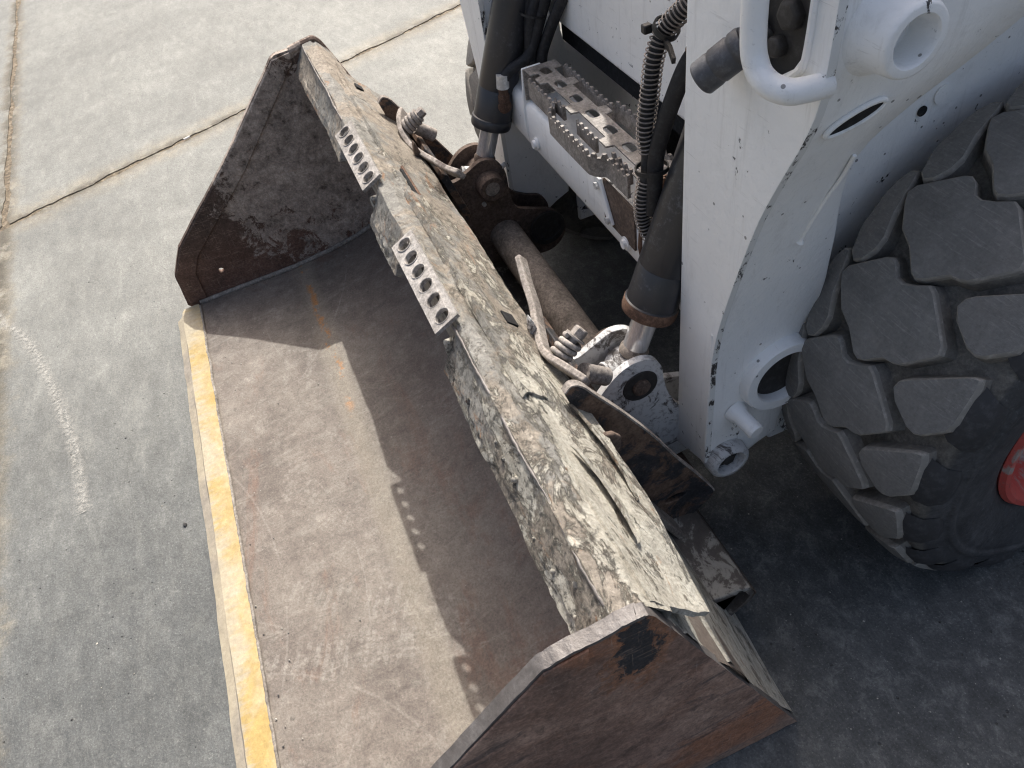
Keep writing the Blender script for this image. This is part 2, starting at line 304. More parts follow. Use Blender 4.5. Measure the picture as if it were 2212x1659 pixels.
def m_white():
    g = NG('white_paint')
    geo = g.t.nodes.new('ShaderNodeNewGeometry')
    n1 = g.noise(3, 6, 0.6); n2 = g.noise(35, 8, 0.72, dist=0.6); peel = g.noise(70, 4, 0.55); pit = g.noise(240, 3, 0.6)
    col = g.ramp(n1, [(0.3, (0.80, 0.80, 0.785)), (0.7, (0.87, 0.87, 0.855))])
    col = g.mix(g.math('MULTIPLY', g.step(g.noise(16, 7, 0.7, vec=g.map((1, 1, .35))), 0.56, 0.74), 0.30), col, (0.52, 0.505, 0.475))
    run = g.noise(5, 7, 0.75, vec=g.map((9, 9, 0.7)))
    col = g.mix(g.math('MULTIPLY', g.step(run, 0.54, 0.68), 0.22), col, (0.42, 0.40, 0.365))
    scf = g.noise(7, 6, 0.7, vec=g.map((1.5, 24, 24), (R(30), R(20), 0)))
    col = g.mix(g.math('MULTIPLY', g.step(scf, 0.62, 0.66), 0.30), col, (0.45, 0.44, 0.42))
    col = g.mix(g.math('MULTIPLY', g.step(g.noise(9, 8, 0.78, dist=0.6), 0.56, 0.68), 0.16), col, (0.40, 0.385, 0.35))
    chip = g.math('ADD', n2, g.math('MULTIPLY', g.noise(6, 4, 0.6), 0.35))
    low = g.math('MULTIPLY', g.step(g.xyz()[2], 0.45, 0.2), 0.045)
    chip = g.step(g.math('ADD', chip, low), 0.848, 0.862)
    col = g.mix(chip, col, (0.035, 0.034, 0.034))
    spk = g.step(g.math('ADD', g.voro(38), g.math('MULTIPLY', g.noise(7, 3), 0.35)), 0.245, 0.235)
    col = g.mix(g.math('MULTIPLY', spk, 0.8), col, (0.12, 0.115, 0.11))
    h = g.math('ADD', g.math('MULTIPLY', peel, 1.3), g.math('MULTIPLY', pit, 0.15)); h = g.math('SUBTRACT', h, g.math('MULTIPLY', chip, 0.7))
    return g.out(col, g.math('ADD', 0.22, g.math('MULTIPLY', run, 0.38)), normal=g.bump(h, 0.0018, 0.6), spec=0.5)
def m_white_grimy():
    g = NG('grimy_white_paint')
    n2 = g.noise(20, 8, 0.72, dist=0.8); n3 = g.noise(90, 6, 0.7)
    col = g.ramp(g.noise(6, 5), [(0.3, (0.50, 0.50, 0.50)), (0.7, (0.66, 0.66, 0.65))])
    col = g.mix(g.step(n2, 0.53, 0.61), col, (0.10, 0.09, 0.085))
    col = g.mix(g.math('MULTIPLY', g.step(n3, 0.50, 0.62), 0.45), col, (0.19, 0.18, 0.175))
    return g.out(col, 0.55, normal=g.bump(n2, 0.002, 0.7))
def m_white_chipped():
    g = NG('chipped_white_edge')
    n = g.noise(55, 8, 0.75, vec=g.map((1, 1, 0.6)), dist=0.5)
    col = g.mix(g.step(n, 0.55, 0.59), (0.70, 0.70, 0.68), (0.05, 0.045, 0.042))
    return g.out(col, 0.5, normal=g.bump(n, 0.0015, 0.7))
def m_black_paint(name='black_cylinder_paint', rust=0.70):
    g = NG(name)
    n1 = g.noise(9, 7, 0.7, dist=0.4); n3 = g.noise(120, 6, 0.75)
    col = g.ramp(g.noise(5, 4), [(0.3, (0.018, 0.019, 0.023)), (0.7, (0.032, 0.034, 0.039))])
    col = g.mix(g.math('MULTIPLY', g.math('MULTIPLY', g.step(n3, 0.50, 0.66), g.step(n1, 0.47, 0.60)), 0.4), col, (0.14, 0.155, 0.18))
    col = g.mix(g.step(n1, rust, rust+0.08), col, (0.17, 0.105, 0.075))
    col = g.mix(g.step(g.noise(22, 6, 0.7), 0.70, 0.72), col, (0.45, 0.43, 0.40))
    return g.out(col, g.math('ADD', 0.18, g.math('MULTIPLY', n1, 0.35)), 0.0, normal=g.bump(n3, 0.0005, 0.5), spec=0.6)
def m_rust(name, c0, c1, c2, rough=0.8):
    g = NG(name)
    n1 = g.noise(11, 8, 0.72, dist=0.5); n3 = g.noise(110, 6, 0.75)
    col = g.ramp(n1, [(0.3, c0), (0.5, c1), (0.72, c2)])
    col = g.mix(g.math('MULTIPLY', g.step(n3, 0.54, 0.72), 0.5), col, tuple(min(1, v*1.8+0.03) for v in c1))
    col = g.mix(g.math('MULTIPLY', g.step(n3, 0.42, 0.30), 0.5), col, tuple(v*0.4 for v in c0))
    col = g.grain(col, 35, 0.3, 7); col = g.grain(col, 150, 0.35, 3)
    return g.out(col, rough, 0.12, normal=g.bump(g.math('ADD', n1, g.math('MULTIPLY', n3, 0.5)), 0.002, 0.8))
def m_channel():
    g = NG('flaking_channel_paint')
    n1 = g.noise(13, 8, 0.74, dist=0.7); n3 = g.noise(110, 6, 0.75)
    col = g.ramp(n1, [(0.3, (0.075, 0.066, 0.058)), (0.53, (0.12, 0.105, 0.092)), (0.57, (0.30, 0.285, 0.25)), (0.75, (0.38, 0.36, 0.315))])
    col = g.mix(g.math('MULTIPLY', g.step(n3, 0.55, 0.70), 0.4), col, (0.22, 0.20, 0.17))
    return g.out(col, 0.8, normal=g.bump(g.math('ADD', n1, n3), 0.002, 0.8))
def m_cheek():
    g = NG('burnt_black_rust')
    n1 = g.noise(9, 8, 0.72, dist=0.7); n3 = g.noise(120, 6, 0.75)
    col = g.ramp(n1, [(0.30, (0.024, 0.025, 0.030)), (0.46, (0.040, 0.039, 0.042)), (0.50, (0.125, 0.080, 0.057)), (0.72, (0.20, 0.145, 0.105))])
    col = g.mix(g.math('MULTIPLY', g.step(n3, 0.55, 0.70), 0.45), col, (0.20, 0.165, 0.14))
    col = g.grain(col, 35, 0.35, 7); col = g.grain(col, 150, 0.35, 3)
    return g.out(col, 0.6, 0.15, normal=g.bump(n3, 0.002, 0.8))
def m_rubber(name, dust):
    g = NG(name)
    n1 = g.noise(7, 6, 0.65); n3 = g.noise(120, 6, 0.72)
    s1 = g.noise(9, 7, 0.72, vec=g.map((2.0, 30.0, 30.0), (R(35), R(24), R(20))), dist=0.3); s2 = g.noise(8, 7, 0.72, vec=g.map((3.0, 26.0, 34.0), (R(-30), R(-35), R(-25))))
    if dust:
        col = g.ramp(g.math('ADD', g.math('MULTIPLY', n1, 0.5), g.math('MULTIPLY', n3, 0.5)), [(0.3, (0.095, 0.089, 0.080)), (0.52, (0.165, 0.154, 0.137)), (0.72, (0.27, 0.25, 0.22))])
    else:
        col = g.ramp(n1, [(0.3, (0.142, 0.138, 0.131)), (0.7, (0.215, 0.208, 0.196))])
        col = g.mix(g.math('MULTIPLY', g.step(s1, 0.54, 0.66), 0.4), col, (0.31, 0.30, 0.28))
        col = g.mix(g.math('MULTIPLY', g.step(s2, 0.56, 0.68), 0.4), col, (0.30, 0.288, 0.268))
        col = g.mix(g.math('MULTIPLY', g.step(n3, 0.60, 0.72), 0.3), col, (0.035, 0.035, 0.036))
    col = g.grain(col, 12, 0.12, 7); col = g.grain(col, 150, 0.13, 4)
    return g.out(col, 0.82, normal=g.bump(g.math('ADD', n3, s1), 0.0012, 0.8), spec=0.3)
def m_sidewall():
    g = NG('tyre_sidewall_rubber')
    n1 = g.noise(9, 7, 0.7); n3 = g.noise(110, 6, 0.72)
    x, y, z = g.xyz()
    col = g.ramp(n1, [(0.3, (0.030, 0.031, 0.034)), (0.7, (0.064, 0.064, 0.066))])
    col = g.mix(g.math('MULTIPLY', g.step(n3, 0.56, 0.74), 0.4), col, (0.20, 0.20, 0.20))
    # road dust settled on the tread part
    v = g.map((1, 1, 1), (0, 0, 0), (0, 1.1, -0.42)); r = g.length(g.map((0, 1, 1), vec=v))
    dusty = g.ramp(g.math('ADD', g.math('MULTIPLY', n1, 0.5), g.math('MULTIPLY', n3, 0.5)), [(0.3, (0.055, 0.052, 0.047)), (0.52, (0.105, 0.098, 0.087)), (0.72, (0.20, 0.185, 0.162))])
    col = g.mix(g.step(g.math('ADD', r, g.math('MULTIPLY', g.math('SUBTRACT', n1, .5), 0.02)), 0.402, 0.412), col, dusty)
    col = g.grain(col, 30, 0.3, 7); col = g.grain(col, 130, 0.3, 4)
    return g.out(col, 0.6, normal=g.bump(n3, 0.001, 0.7), spec=0.4)
def m_red():
    g = NG('worn_red_rim_paint')
    n1 = g.noise(12, 8, 0.72, dist=0.4); n3 = g.noise(150, 5, 0.7)
    col = g.ramp(g.noise(6, 4), [(0.3, (0.42, 0.055, 0.045)), (0.7, (0.56, 0.11, 0.085))])
    col = g.mix(g.step(n1, 0.52, 0.60), col, (0.34, 0.27, 0.24))
    col = g.mix(g.math('MULTIPLY', g.step(n3, 0.55, 0.66), 0.5), col, (0.16, 0.10, 0.085))
    return g.out(col, 0.5, normal=g.bump(n1, 0.001, 0.7))
def m_plain(name, c, rough=0.7, metal=0.0):
    g = NG(name); n3 = g.noise(90, 6, 0.7)
    col = g.mix(g.math('MULTIPLY', g.step(n3, 0.45, 0.7), 0.6), c, tuple(min(1.0, v*1.7+0.02) for v in c))
    return g.out(col, rough, metal, normal=g.bump(n3, 0.0008, 0.6))
def m_chrome():
    g = NG('chrome'); n = g.noise(7, 5, 0.6, vec=g.map((60, 60, 1.0)))
    return g.out(g.ramp(n, [(0.3, (0.66, 0.65, 0.64)), (0.7, (0.90, 0.89, 0.88))]), 0.2, 0.6)
M['concrete'] = m_concrete(); M['sand'] = m_sand(); M['chalk'] = m_chalk(); M['floor'] = m_floor(); M['crust'] = m_crust()
M['dust'] = m_dustsheet(); M['side_out'] = m_sideplate('rusty_side_plate', True); M['side_in'] = m_sideplate('dusty_side_plate', False)
M['edge'] = m_edge(); M['yellow'] = m_yellow(); M['white'] = m_white(); M['grimy'] = m_white_grimy(); M['black'] = m_black_paint(); M['chipped'] = m_white_chipped()
M['black2'] = m_black_paint('black_cylinder_paint_clean', 0.75)
M['rust'] = m_rust('dark_rust', (0.060, 0.045, 0.039), (0.11, 0.080, 0.064), (0.18, 0.13, 0.10))
M['rustb'] = m_rust('brown_rust', (0.075, 0.045, 0.032), (0.135, 0.078, 0.052), (0.20, 0.12, 0.08))
M['tube'] = m_rust('dusty_brown_steel', (0.15, 0.128, 0.108), (0.24, 0.207, 0.178), (0.32, 0.28, 0.24))
M['lever'] = m_rust('dusty_lever_steel', (0.16, 0.14, 0.125), (0.28, 0.25, 0.225), (0.40, 0.365, 0.33))
M['step'] = m_rust('step_steel', (0.16, 0.143, 0.128), (0.27, 0.245, 0.222), (0.38, 0.35, 0.318), 0.55)
M['channel'] = m_channel(); M['weld'] = m_rust('dusty_weld', (0.12, 0.105, 0.09), (0.23, 0.21, 0.185), (0.32, 0.30, 0.27)); M['tab'] = m_rust('worn_tab_steel', (0.20, 0.185, 0.17), (0.33, 0.31, 0.288), (0.44, 0.42, 0.395), 0.6); M['cheek'] = m_cheek(); M['lug'] = m_rubber('tread_rubber', False); M['lugside'] = m_rubber('dusty_tread_rubber', True)
M['lugedge'] = m_plain('dust_worn_rubber_edge', (0.235, 0.22, 0.197), 0.9); M['sidewall'] = m_sidewall(); M['red'] = m_red(); M['hose'] = m_plain('hose_rubber', (0.016, 0.016, 0.018), 0.6)
M['spring'] = m_plain('spring_steel', (0.19, 0.172, 0.16), 0.45, 0.5); M['chrome'] = m_chrome()
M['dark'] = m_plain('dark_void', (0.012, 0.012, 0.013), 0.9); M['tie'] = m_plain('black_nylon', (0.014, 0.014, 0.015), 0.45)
M['coupler'] = m_plain('coupler_steel', (0.085, 0.086, 0.092), 0.5, 0.4); M['collar'] = m_plain('zinc_collar', (0.55, 0.55, 0.54), 0.45, 0.4)
M['pad'] = m_plain('grease_and_hole_black', (0.03, 0.028, 0.027), 0.6); M['paper'] = m_plain('white_paper', (0.72, 0.71, 0.68), 0.9)
M['grit'] = m_plain('cement_grit', (0.34, 0.325, 0.29), 0.95); M['stone'] = m_plain('dark_stone', (0.06, 0.06, 0.06), 0.9)

# ------------------------------------------------------------------ mesh helpers
XC = 1.2415
class MB:
    def __init__(s, mir=False): s.v = []; s.f = []; s.mi = []; s.mir = mir; s.uv = None
    def add(s, vs, fs, mi=0):
        b = len(s.v); s.v += [tuple(p) for p in vs]
        for f in fs: s.f.append(tuple(b+i for i in f)); s.mi.append(mi)
        return s
    def prism(s, poly, a, b, axis='x', holes=(), mi=0, mi_side=None, jit=0):
        """polygon in the plane across axis, extruded from a to b. x: (y,z)  y: (x,z)  z: (x,y)"""
        if mi_side is None: mi_side = mi
        def P(q, t):
            return {'x': (t, q[0], q[1]), 'y': (q[0], t, q[1]), 'z': (q[0], q[1], t)}[axis]
        loops = [list(poly)] + [list(h) for h in holes]
        tris = tessellate_polygon([[Vector((q[0], q[1], 0)) for q in l] for l in loops])
        flat = [q for l in loops for q in l]; n = len(flat)
        base = len(s.v)
        s.v += [P(q, a) for q in flat] + [P(q, b) for q in flat]
        for t in tris:
            s.f.append((base+t[0], base+t[1], base+t[2])); s.mi.append(mi)
            s.f.append((base+n+t[2], base+n+t[1], base+n+t[0])); s.mi.append(mi)
        o = 0
        for l in loops:
            k = len(l)
            for i in range(k):
                j = (i+1) % k
                s.f.append((base+o+i, base+o+j, base+n+o+j, base+n+o+i)); s.mi.append(mi_side)
            o += k
        return s
    def box(s, x0, x1, y0, y1, z0, z1, mi=0):
        return s.prism([(y0, z0), (y1, z0), (y1, z1), (y0, z1)], x0, x1, 'x', mi=mi)
    def sweep(s, pts, rad, seg=14, cap=True, mi=0, closed=False, flat=None):
        """tube along pts; flat=(w,h) gives a rectangular bar (width along side vector)"""
        pts = [Vector(p) for p in pts]; n = len(pts)
        rr = rad if isinstance(rad, (list, tuple)) else [rad]*n
        t0 = (pts[1]-pts[0]).normalized()
        u = t0.orthogonal().normalized() if flat is None or len(flat) < 3 else Vector(flat[2])
        u = (u - t0*u.dot(t0)).normalized()
        rings = []
        for i, p in enumerate(pts):
            a = pts[max(0, i-1)]; b = pts[min(n-1, i+1)]
            t = (b-a).normalized(); u = (u - t*u.dot(t)).normalized(); v = t.cross(u)
            if flat is None:
                rings.append([p + (u*math.cos(2*math.pi*k/seg)+v*math.sin(2*math.pi*k/seg))*rr[i] for k in range(seg)])
            else:
                w_, h_ = flat[0]/2, flat[1]/2
                rings.append([p+u*w_+v*h_, p-u*w_+v*h_, p-u*w_-v*h_, p+u*w_-v*h_])
        sg = len(rings[0]); base = len(s.v)
        for r in rings: s.v += [tuple(q) for q in r]
        for i in range(n-1):
            for k in range(sg):
                k2 = (k+1) % sg
                s.f.append((base+i*sg+k, base+i*sg+k2, base+(i+1)*sg+k2, base+(i+1)*sg+k)); s.mi.append(mi)
        if cap:
            s.f.append(tuple(base+k for k in reversed(range(sg)))); s.mi.append(mi)
            s.f.append(tuple(base+(n-1)*sg+k for k in range(sg))); s.mi.append(mi)
        return s
    def lathe(s, p0, d, prof, seg=28, mi=0, cap0=True, cap1=True):
        """profile [(distance along d, radius)]"""
        p0 = Vector(p0); d = Vector(d).normalized(); u = d.orthogonal().normalized(); v = d.cross(u)
        base = len(s.v); n = len(prof)
        for (t, r) in prof:
            for k in range(seg):
                a = 2*math.pi*k/seg
                s.v.append(tuple(p0+d*t+(u*math.cos(a)+v*math.sin(a))*r))
        for i in range(n-1):
            for k in range(seg):
                k2 = (k+1) % seg
                s.f.append((base+i*seg+k, base+i*seg+k2, base+(i+1)*seg+k2, base+(i+1)*seg+k)); s.mi.append(mi)
        if cap0: s.f.append(tuple(base+k for k in reversed(range(seg)))); s.mi.append(mi)
        if cap1: s.f.append(tuple(base+(n-1)*seg+k for k in range(seg))); s.mi.append(mi)
        return s
    def grid(s, nu, nv, fn, mi=0):
        base = len(s.v)
        for i in range(nu+1):
            for j in range(nv+1): s.v.append(tuple(fn(i/nu, j/nv)))
        for i in range(nu):
            for j in range(nv):
                a = base+i*(nv+1)+j; s.f.append((a, a+1, a+nv+2, a+nv+1)); s.mi.append(mi)
        return s
    def mesh(s, name, mats, smooth=35, fixn=True):
        v = [(2*XC-p[0], p[1], p[2]) for p in s.v] if s.mir else s.v
        f = [tuple(reversed(q)) for q in s.f] if s.mir else s.f
        me = bpy.data.meshes.new(name); me.from_pydata(v, [], f)
        mats = mats if isinstance(mats, (list, tuple)) else [mats]
        for m in mats: me.materials.append(M[m])
        for p, i in zip(me.polygons, s.mi): p.material_index = i
        if fixn:
            bm = bmesh.new(); bm.from_mesh(me); bmesh.ops.recalc_face_normals(bm, faces=bm.faces); bm.to_mesh(me); bm.free()
        me.polygons.foreach_set('use_smooth', [True]*len(me.polygons))
        me.set_sharp_from_angle(angle=R(smooth))
        me.update(); return me
    def build(s, name, mats, parent=None, bevel=0, bseg=2, smooth=35, fixn=True, label=None):
        o = bpy.data.objects.new(name, s.mesh(name, mats, smooth, fixn)); scene.collection.objects.link(o)
        if parent: adopt(o, parent)
        if bevel:
            b = o.modifiers.new('bevel', 'BEVEL'); b.width = bevel; b.segments = bseg; b.limit_method = 'ANGLE'; b.angle_limit = R(32)
            b.harden_normals = False
        if label: o['label'] = label
        return o
WPOS = {}
def adopt(o, parent):
    o.parent = parent
    o.matrix_parent_inverse = Matrix.Translation(-Vector(WPOS.get(parent.name, (0, 0, 0))))
def thing(name, label, cat, loc):
    o = bpy.data.objects.new(name, None); scene.collection.objects.link(o); o.location = loc; o.empty_display_size = 0.1
    o['label'] = label; o['category'] = cat; WPOS[o.name] = loc
    return o
def part_empty(name, parent, loc):
    o = bpy.data.objects.new(name, None); scene.collection.objects.link(o); o.empty_display_size = 0.1
    o.location = loc; adopt(o, parent); WPOS[o.name] = loc
    return o
def circ(cx, cy, r, n=20, ry=None, p=2.0):
    out = []
    for k in range(n):
        a = 2*math.pi*k/n; c_, s_ = math.cos(a), math.sin(a)
        out.append((cx+r*math.copysign(abs(c_)**(2/p), c_), cy+(ry or r)*math.copysign(abs(s_)**(2/p), s_)))
    return out
def arc(cx, cy, r, a0, a1, n=10):
    return [(cx+r*math.cos(R(a0+(a1-a0)*k/n)), cy+r*math.sin(R(a0+(a1-a0)*k/n))) for k in range(n+1)]
def interp(tab, t):
    if t <= tab[0][0]: return tab[0][1]
    for (a, va), (b, vb) in zip(tab, tab[1:]):
        if t <= b:
            k = (t-a)/(b-a); return va+(vb-va)*k
    return tab[-1][1]
def smooth_path(pts, n=6):
    P = [Vector(p) for p in pts]; P = [P[0]*2-P[1]]+P+[P[-1]*2-P[-2]]; out = []
    for i in range(1, len(P)-2):
        for k in range(n):
            t = k/n; a, b, c_, d = P[i-1], P[i], P[i+1], P[i+2]
            out.append(0.5*((2*b)+(c_-a)*t+(2*a-5*b+4*c_-d)*t*t+(3*b-a-3*c_+d)*t**3))
    out.append(P[-2]); return out
def fbm(p, o=4, h=0.55):
    v = 0; a = 1; q = Vector(p)
    for _ in range(o): v += a*noise.noise(q); q = q*2.03; a *= h
    return v
def nz(x, s, seed=0.0): return noise.noise(Vector((x*s, seed, seed*1.7)))

# ------------------------------------------------------------------ ground
ground = MB().grid(1, 1, lambda u, v: (-30+80*u, -40+80*v, -0.004)).build('ground', 'sand'); ground['kind'] = 'structure'
def jline(a, b, n, amp, seed):
    d = (b-a); q = Vector((-d.y, d.x)).normalized(); L = d.length; out = []
    for i in range(n+1):
        t = i/n; e = nz(t*L, 5, seed)*amp + nz(t*L, 19, seed+3)*amp*0.6 + nz(t*L, 60, seed+5)*amp*0.35
        e += max(0, nz(t*L, 3.1, seed+9)-0.25)*amp*3.0
        out.append(a+d*t+q*e)
    return out
d1 = (JB-JA).normalized(); q1 = Vector((-d1.y, d1.x))       # q1 points to far side?
if q1.x < 0: q1 = -q1
d2 = (JC-JA).normalized(); q2 = Vector((-d2.y, d2.x))
if q2.y < 0: q2 = -q2
gap = 0.011
A_l, B_r = JA - d1*9.0, JA + d1*12.0
near_edge = [Vector(p) - q1*gap for p in jline(JA-d1*1.5, JB+d1*2.2, 420, 0.016, 1.0)]
far_edge = [Vector(p) + q1*gap for p in jline(JA, JB+d1*2.2, 420, 0.018, 6.0)]
far_edge_l = [Vector(p) + q1*gap for p in jline(JA-d1*1.5, JA, 90, 0.009, 4.0)]
l2r = [Vector(p) - q2*gap for p in jline(JA, JA+d2*6, 300, 0.010, 2.0)]
l2l = [Vector(p) + q2*gap for p in jline(JA, JA+d2*6, 300, 0.010, 3.0)]
def slab(name, pts): 
    return MB().prism([(p.x, p.y) for p in pts], -0.10, 0.0, 'z').build(name, 'concrete', ground, smooth=20)
slab('concrete_slab', [A_l-q1*gap]+near_edge+[B_r-q1*gap, Vector((-25, -20)), Vector((-25, 20)), A_l-q1*26])
c0 = JA + q1*gap - q2*gap
slab('concrete_slab', [p for p in far_edge if (p-JA).dot(d1) > 0.012]+[B_r+q1*gap, B_r+q1*30, JA+d2*30-q2*gap]+list(reversed([p for p in l2r if (p-JA).dot(q1) > 0.02])))
slab('concrete_slab', [p for p in l2l if (p-JA).dot(q1) > 0.02]+[JA+d2*30+q2*gap, A_l+q1*30, A_l+q1*gap]+[p for p in far_edge_l if (p-JA).dot(d1) < -0.012])
# chalk line on the slab
mb = MB(); cp = smooth_path([(2.62, 1.16, 0), (2.44, 1.065, 0), (2.28, 0.98, 0), (2.03, 0.90, 0), (1.80, 0.842, 0), (1.62, 0.812, 0), (1.47, 0.80, 0)], 10)
uvs = []
for i, p in enumerate(cp):
    t = (cp[min(i+1, len(cp)-1)]-cp[max(0, i-1)]).normalized(); q = Vector((-t.y, t.x, 0)); wd = 0.030+0.008*nz(i, 0.31, 2)
    mb.v += [tuple(p+q*wd+Vector((0, 0, 0.0025))), tuple(p-q*wd+Vector((0, 0, 0.0025)))]; uvs += [(i/len(cp), 0), (i/len(cp), 1)]
for i in range(len(cp)-1): mb.f.append((2*i, 2*i+1, 2*i+3, 2*i+2)); mb.mi.append(0)
ch = mb.build('chalk_mark', 'chalk', ground, label='pale dusty curved drag line on the concrete')
ul = ch.data.uv_layers.new(name='UVMap')
for l in ch.data.loops: ul.data[l.index].uv = uvs[l.vertex_index]
o = MB().lathe((3.335, 0.385, 0.006), (0.35, -0.93, 0), [(0, 0.004), (0.028, 0.0042)], 10).build('cigarette_butt', 'paper')
o['label'] = 'small white cigarette butt lying in the pavement joint'; o['category'] = 'cigarette butt'
def pebble(p, r, mat, label, seed):
    mb = MB(); mb.grid(8, 6, lambda u, v: Vector(p)+Vector((math.cos(u*2*math.pi)*math.sin(v*math.pi), 0.75*math.sin(u*2*math.pi)*math.sin(v*math.pi), 0.6*math.cos(v*math.pi)))*r*(1+0.35*noise.noise(Vector((math.cos(u*6.283)*1.3+seed, math.sin(u*6.283)*1.3, v*2)))))
    o = mb.build('pebble', mat); o['label'] = label; o['category'] = 'pebble'
pebble((1.305, 0.555, 0.003), 0.006, 'stone', 'small dark pebble on concrete beside the yellow cutting edge', 1)

# ------------------------------------------------------------------ bucket
XN, XF = 0.333, 2.150
bucket = thing('loader_bucket', 'worn rusty steel loader bucket with yellow cutting edge resting on concrete', 'bucket', (XC, 0.0, 0.0))
# floor: front plate and rear plate with the curved back
FRONT = [(0.427, 0.024), (0.30, 0.028), (0.112, 0.0335)]
REAR = [(0.1135, 0.0333), (0.0, 0.046), (-0.10, 0.064), (-0.20, 0.094), (-0.27, 0.130), (-0.315, 0.175), (-0.338, 0.235), (-0.335, 0.30), (-0.305, 0.38), (-0.26, 0.46), (-0.20, 0.56), (-0.150, 0.625)]
def sheet(prof, nu, nv, amp, x0=XN+0.006, x1=XF-0.006):
    tab_y = [(i/(len(prof)-1), p[0]) for i, p in enumerate(prof)]; tab_z = [(i/(len(prof)-1), p[1]) for i, p in enumerate(prof)]
    def fn(u, v):
        x = x0+(x1-x0)*u; y = interp(tab_y, v); z = interp(tab_z, v)
        return (x, y, z + amp*fbm((x*2.4, y*2.4, 3.3), 3) + amp*0.35*fbm((x*9, y*9, 1.3), 2))
    return MB().grid(nu, nv, fn)
sheet(FRONT, 110, 20, 0.0024).build('floor_plate', 'floor', bucket, smooth=60, fixn=False)
sheet([(p[0], p[1]) for p in smooth_path([(a, b, 0) for a, b in REAR], 3)], 110, 36, 0.003).build('floor_plate', 'floor', bucket, smooth=60, fixn=False)
MB().sweep([(XF-0.022+0.002*nz(i, .4, 3), 0.425-0.0072*i, interp([(-p[0], p[1]) for p in FRONT+REAR[:6]], -(0.425-0.0072*i))+0.003) for i in range(95)], 0.0075, 8).build('floor_weld', 'weld', bucket, smooth=80)
# cutting edge
ce = MB(); N_ = 120
CE = [(0.428, 0.004), (0.428, 0.0305), (0.438, 0.0315), (0.482, 0.0285), (0.4845, 0.0225), (0.505, 0.0135), (0.5065, 0.001), (0.446, -0.0)]
for i in range(N_+1):
    x = 0.345+(2.118-0.345)*i/N_
    for k, (y, z) in enumerate(CE):
        e = 0.0022*nz(x, 9, k*0.2)+0.0012*nz(x, 30, k*.3) if k not in (0, 7) else 0
        yy = y+e
        if i == N_: yy = min(yy, 0.476)
        elif i == N_-1: yy = min(yy, 0.492)
        ce.v.append((x, yy, max(0.0005, z+e*0.4)))
n_ = len(CE)
for i in range(N_):
    for k in range(n_): ce.f.append((i*n_+k, i*n_+(k+1) % n_, (i+1)*n_+(k+1) % n_, (i+1)*n_+k)); ce.mi.append(0)
ce.f += [tuple(range(n_)), tuple(N_*n_+k for k in range(n_))]; ce.mi += [0, 0]
ce.build('cutting_edge', 'yellow', bucket, smooth=30, label='cutting edge with worn yellow paint')
wp = []
for i in range(420):
    x = 0.345+(2.11-0.345)*i/419; wp.append((x, 0.4265+0.003*nz(x, 14, 7), 0.0275+0.0022*nz(x, 60, 3)+0.001*nz(x, 140, 1)))
MB().sweep(wp, 0.0040, 7).build('edge_weld', 'weld', bucket)
# rim and back sheet
BACK = [(-0.158, 0.600), (-0.128, 0.596), (-0.102, 0.599), (-0.0960, 0.606), (-0.1075, 0.626), (-0.1195, 0.646), (-0.1315, 0.6670), (-0.1355, 0.6735), (-0.158, 0.6745), (-0.180, 0.651), (-0.215, 0.610), (-0.256, 0.556), (-0.292, 0.455), (-0.332, 0.335), (-0.382, 0.205), (-0.434, 0.085), (-0.465, 0.022), (-0.455, 0.003), (-0.40, 0.0)]
PL = [(1.335, 1.585), (0.873, 1.125)]
bp = []
for (a_, b_) in zip(BACK, BACK[1:]): bp += [Vector((a_[0]+(b_[0]-a_[0])*k_/4, a_[1]+(b_[1]-a_[1])*k_/4, 0)) for k_ in range(4)]
bp.append(Vector((BACK[-1][0], BACK[-1][1], 0)))
def flush(x):                                                 # the back sheet closes onto the side plates
    k = min(1, max(0, (min(x-XN, XF-x)-0.02)/0.20)); k = k*k*(3-2*k)
    return 0.012*(1-k)
